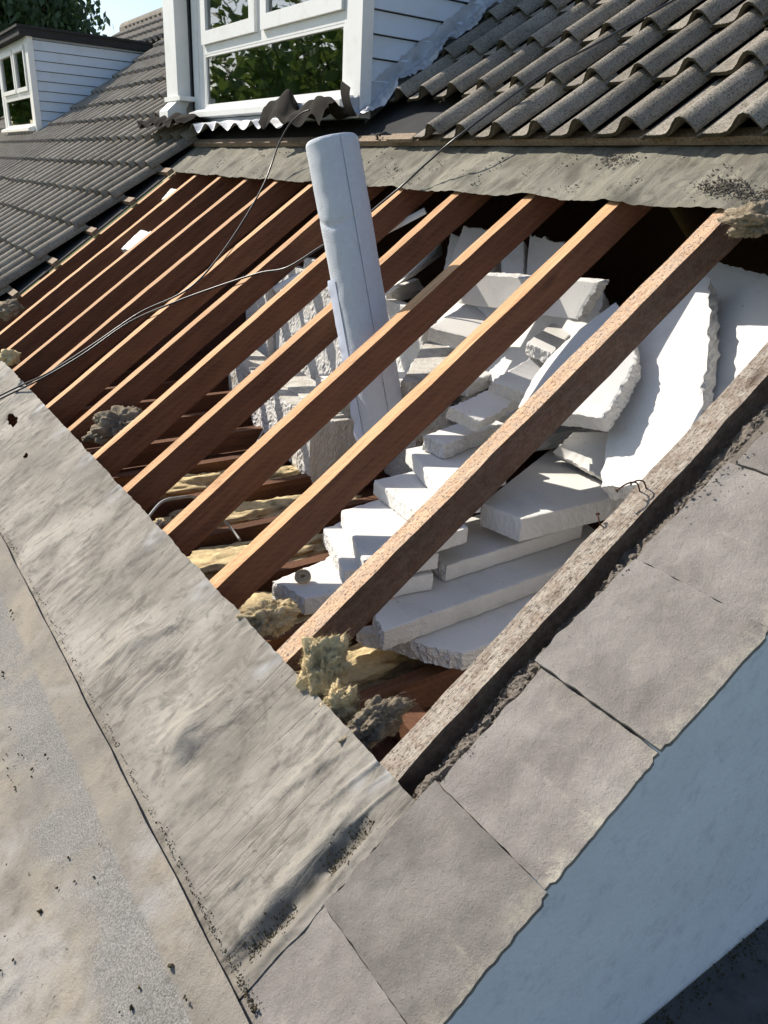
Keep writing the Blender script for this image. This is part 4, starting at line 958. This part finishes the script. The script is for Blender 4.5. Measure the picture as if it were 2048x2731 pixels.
# ---------------------------------------------------------------- nails in the end rafter
def nail(label, px, py, bend, L=.035):
    c = Vector(RW(*roof(px, py, .0))); nrm = Vector((0, -ST, CT)); t = Vector((0, CT, ST)); x = Vector((1, 0, 0))
    pts = [c-nrm*.004, c+nrm*L*.45, c+nrm*L*.75+t*bend*L*.3-x*.004, c+nrm*L*.78+t*bend*L*.7-x*.010]
    m = MB().tube(catmull(pts, 5), .0016, 8); m.tube([pts[-1], pts[-1]+(pts[-1]-pts[-2]).normalized()*.0015], .0042, 10)
    o = m.build('bent_nail', RUST, None, True); tag(o, label, 'nail', 'rusty nails in the end rafter')
nail('large bent rusty nail standing in the end rafter', 1705, 1308, -1.2, .05); nail('second bent rusty nail beside the large one in the end rafter', 1722, 1300, -.8, .038); nail('small rusty nail low in the end rafter beside the thick sheet', 1601, 1398, .8, .018)
# ---------------------------------------------------------------- trees
def tree(label, base, h_tr, crown, mat, leaves, size, seed, group=None, droop=False):
    rr = random.Random(seed); root = empty('tree', base); tag(root, label, 'tree', group)
    b = MB(); cz = crown[2]
    b.tube([Vector((0, 0, 0)), Vector((.1, 0, h_tr*.4)), Vector((-.1, .15, h_tr*.7)), Vector((0, 0, h_tr))], [.22, .17, .12, .03], 10)
    tips = []
    for k in range(26):
        z0 = h_tr*rr.uniform(.35, .95); a = rr.uniform(0, 6.28); e = rr.uniform(-.2, .9); r = rr.uniform(.55, 1.0)
        d = Vector((math.cos(a)*crown[0]*r*math.cos(e), math.sin(a)*crown[1]*r*math.cos(e), crown[2]*math.sin(e)*r))
        p = Vector((0, 0, h_tr-crown[2]*.35))+d; b.tube([Vector((0, 0, z0)), (Vector((0, 0, z0))+p)*.5+Vector((0, 0, .2)), p], [.06, .035, .012], 6); tips.append(p)
    b.build('trunk', BARK, root, True, recentre=False)
    vs, fs = [], []
    cl = [(t*rr.uniform(.7, 1.05)+Vector((rr.gauss(0, .35), rr.gauss(0, .35), rr.gauss(0, .35)))) for t in tips for q in range(5)]
    for k in range(leaves):
        c = rr.choice(cl)+Vector((rr.gauss(0, .42), rr.gauss(0, .42), rr.gauss(0, .42)))
        if droop: c.z -= abs(rr.gauss(0, .5))
        d = Vector((rr.gauss(0, 1), rr.gauss(0, 1), rr.gauss(-.3, .6) if not droop else -1.6)).normalized(); s_ = d.cross(Vector((rr.gauss(0, 1), rr.gauss(0, 1), rr.gauss(0, 1)))).normalized(); L = size*rr.uniform(.6, 1.3); wd_ = L*.28
        n = len(vs); vs += [c, c+d*L*.5+s_*wd_, c+d*L, c+d*L*.5-s_*wd_]; fs.append((n, n+1, n+2, n+3))
    me = mesh('crown', vs, fs, mat, root, False, recentre=False); return root
tree('dark drooping tree against the sky behind the distant dormer', W(92, 17.6, -14.4), 11.2, (3.3, 3.3, 4.2), LEAF_D, 26000, .30, 3, droop=True)
tree('leafy tree across the garden, mirrored in the dormer window', W(60, -27, -14.4), 9.8, (3.2, 3.2, 4.0), LEAF, 2600, .5, 5, 'trees across the garden seen only as reflections')
tree('taller leafy tree across the garden, mirrored in the left of the window', W(82, -31, -14.4), 10.6, (3.6, 3.6, 4.6), LEAF, 2400, .5, 6, 'trees across the garden seen only as reflections')
tree('distant garden tree mirrored in the small dormer window', W(140, -22, -14.4), 13.0, (5.0, 5.0, 5.5), LEAF, 5000, .6, 9, 'trees across the garden seen only as reflections')
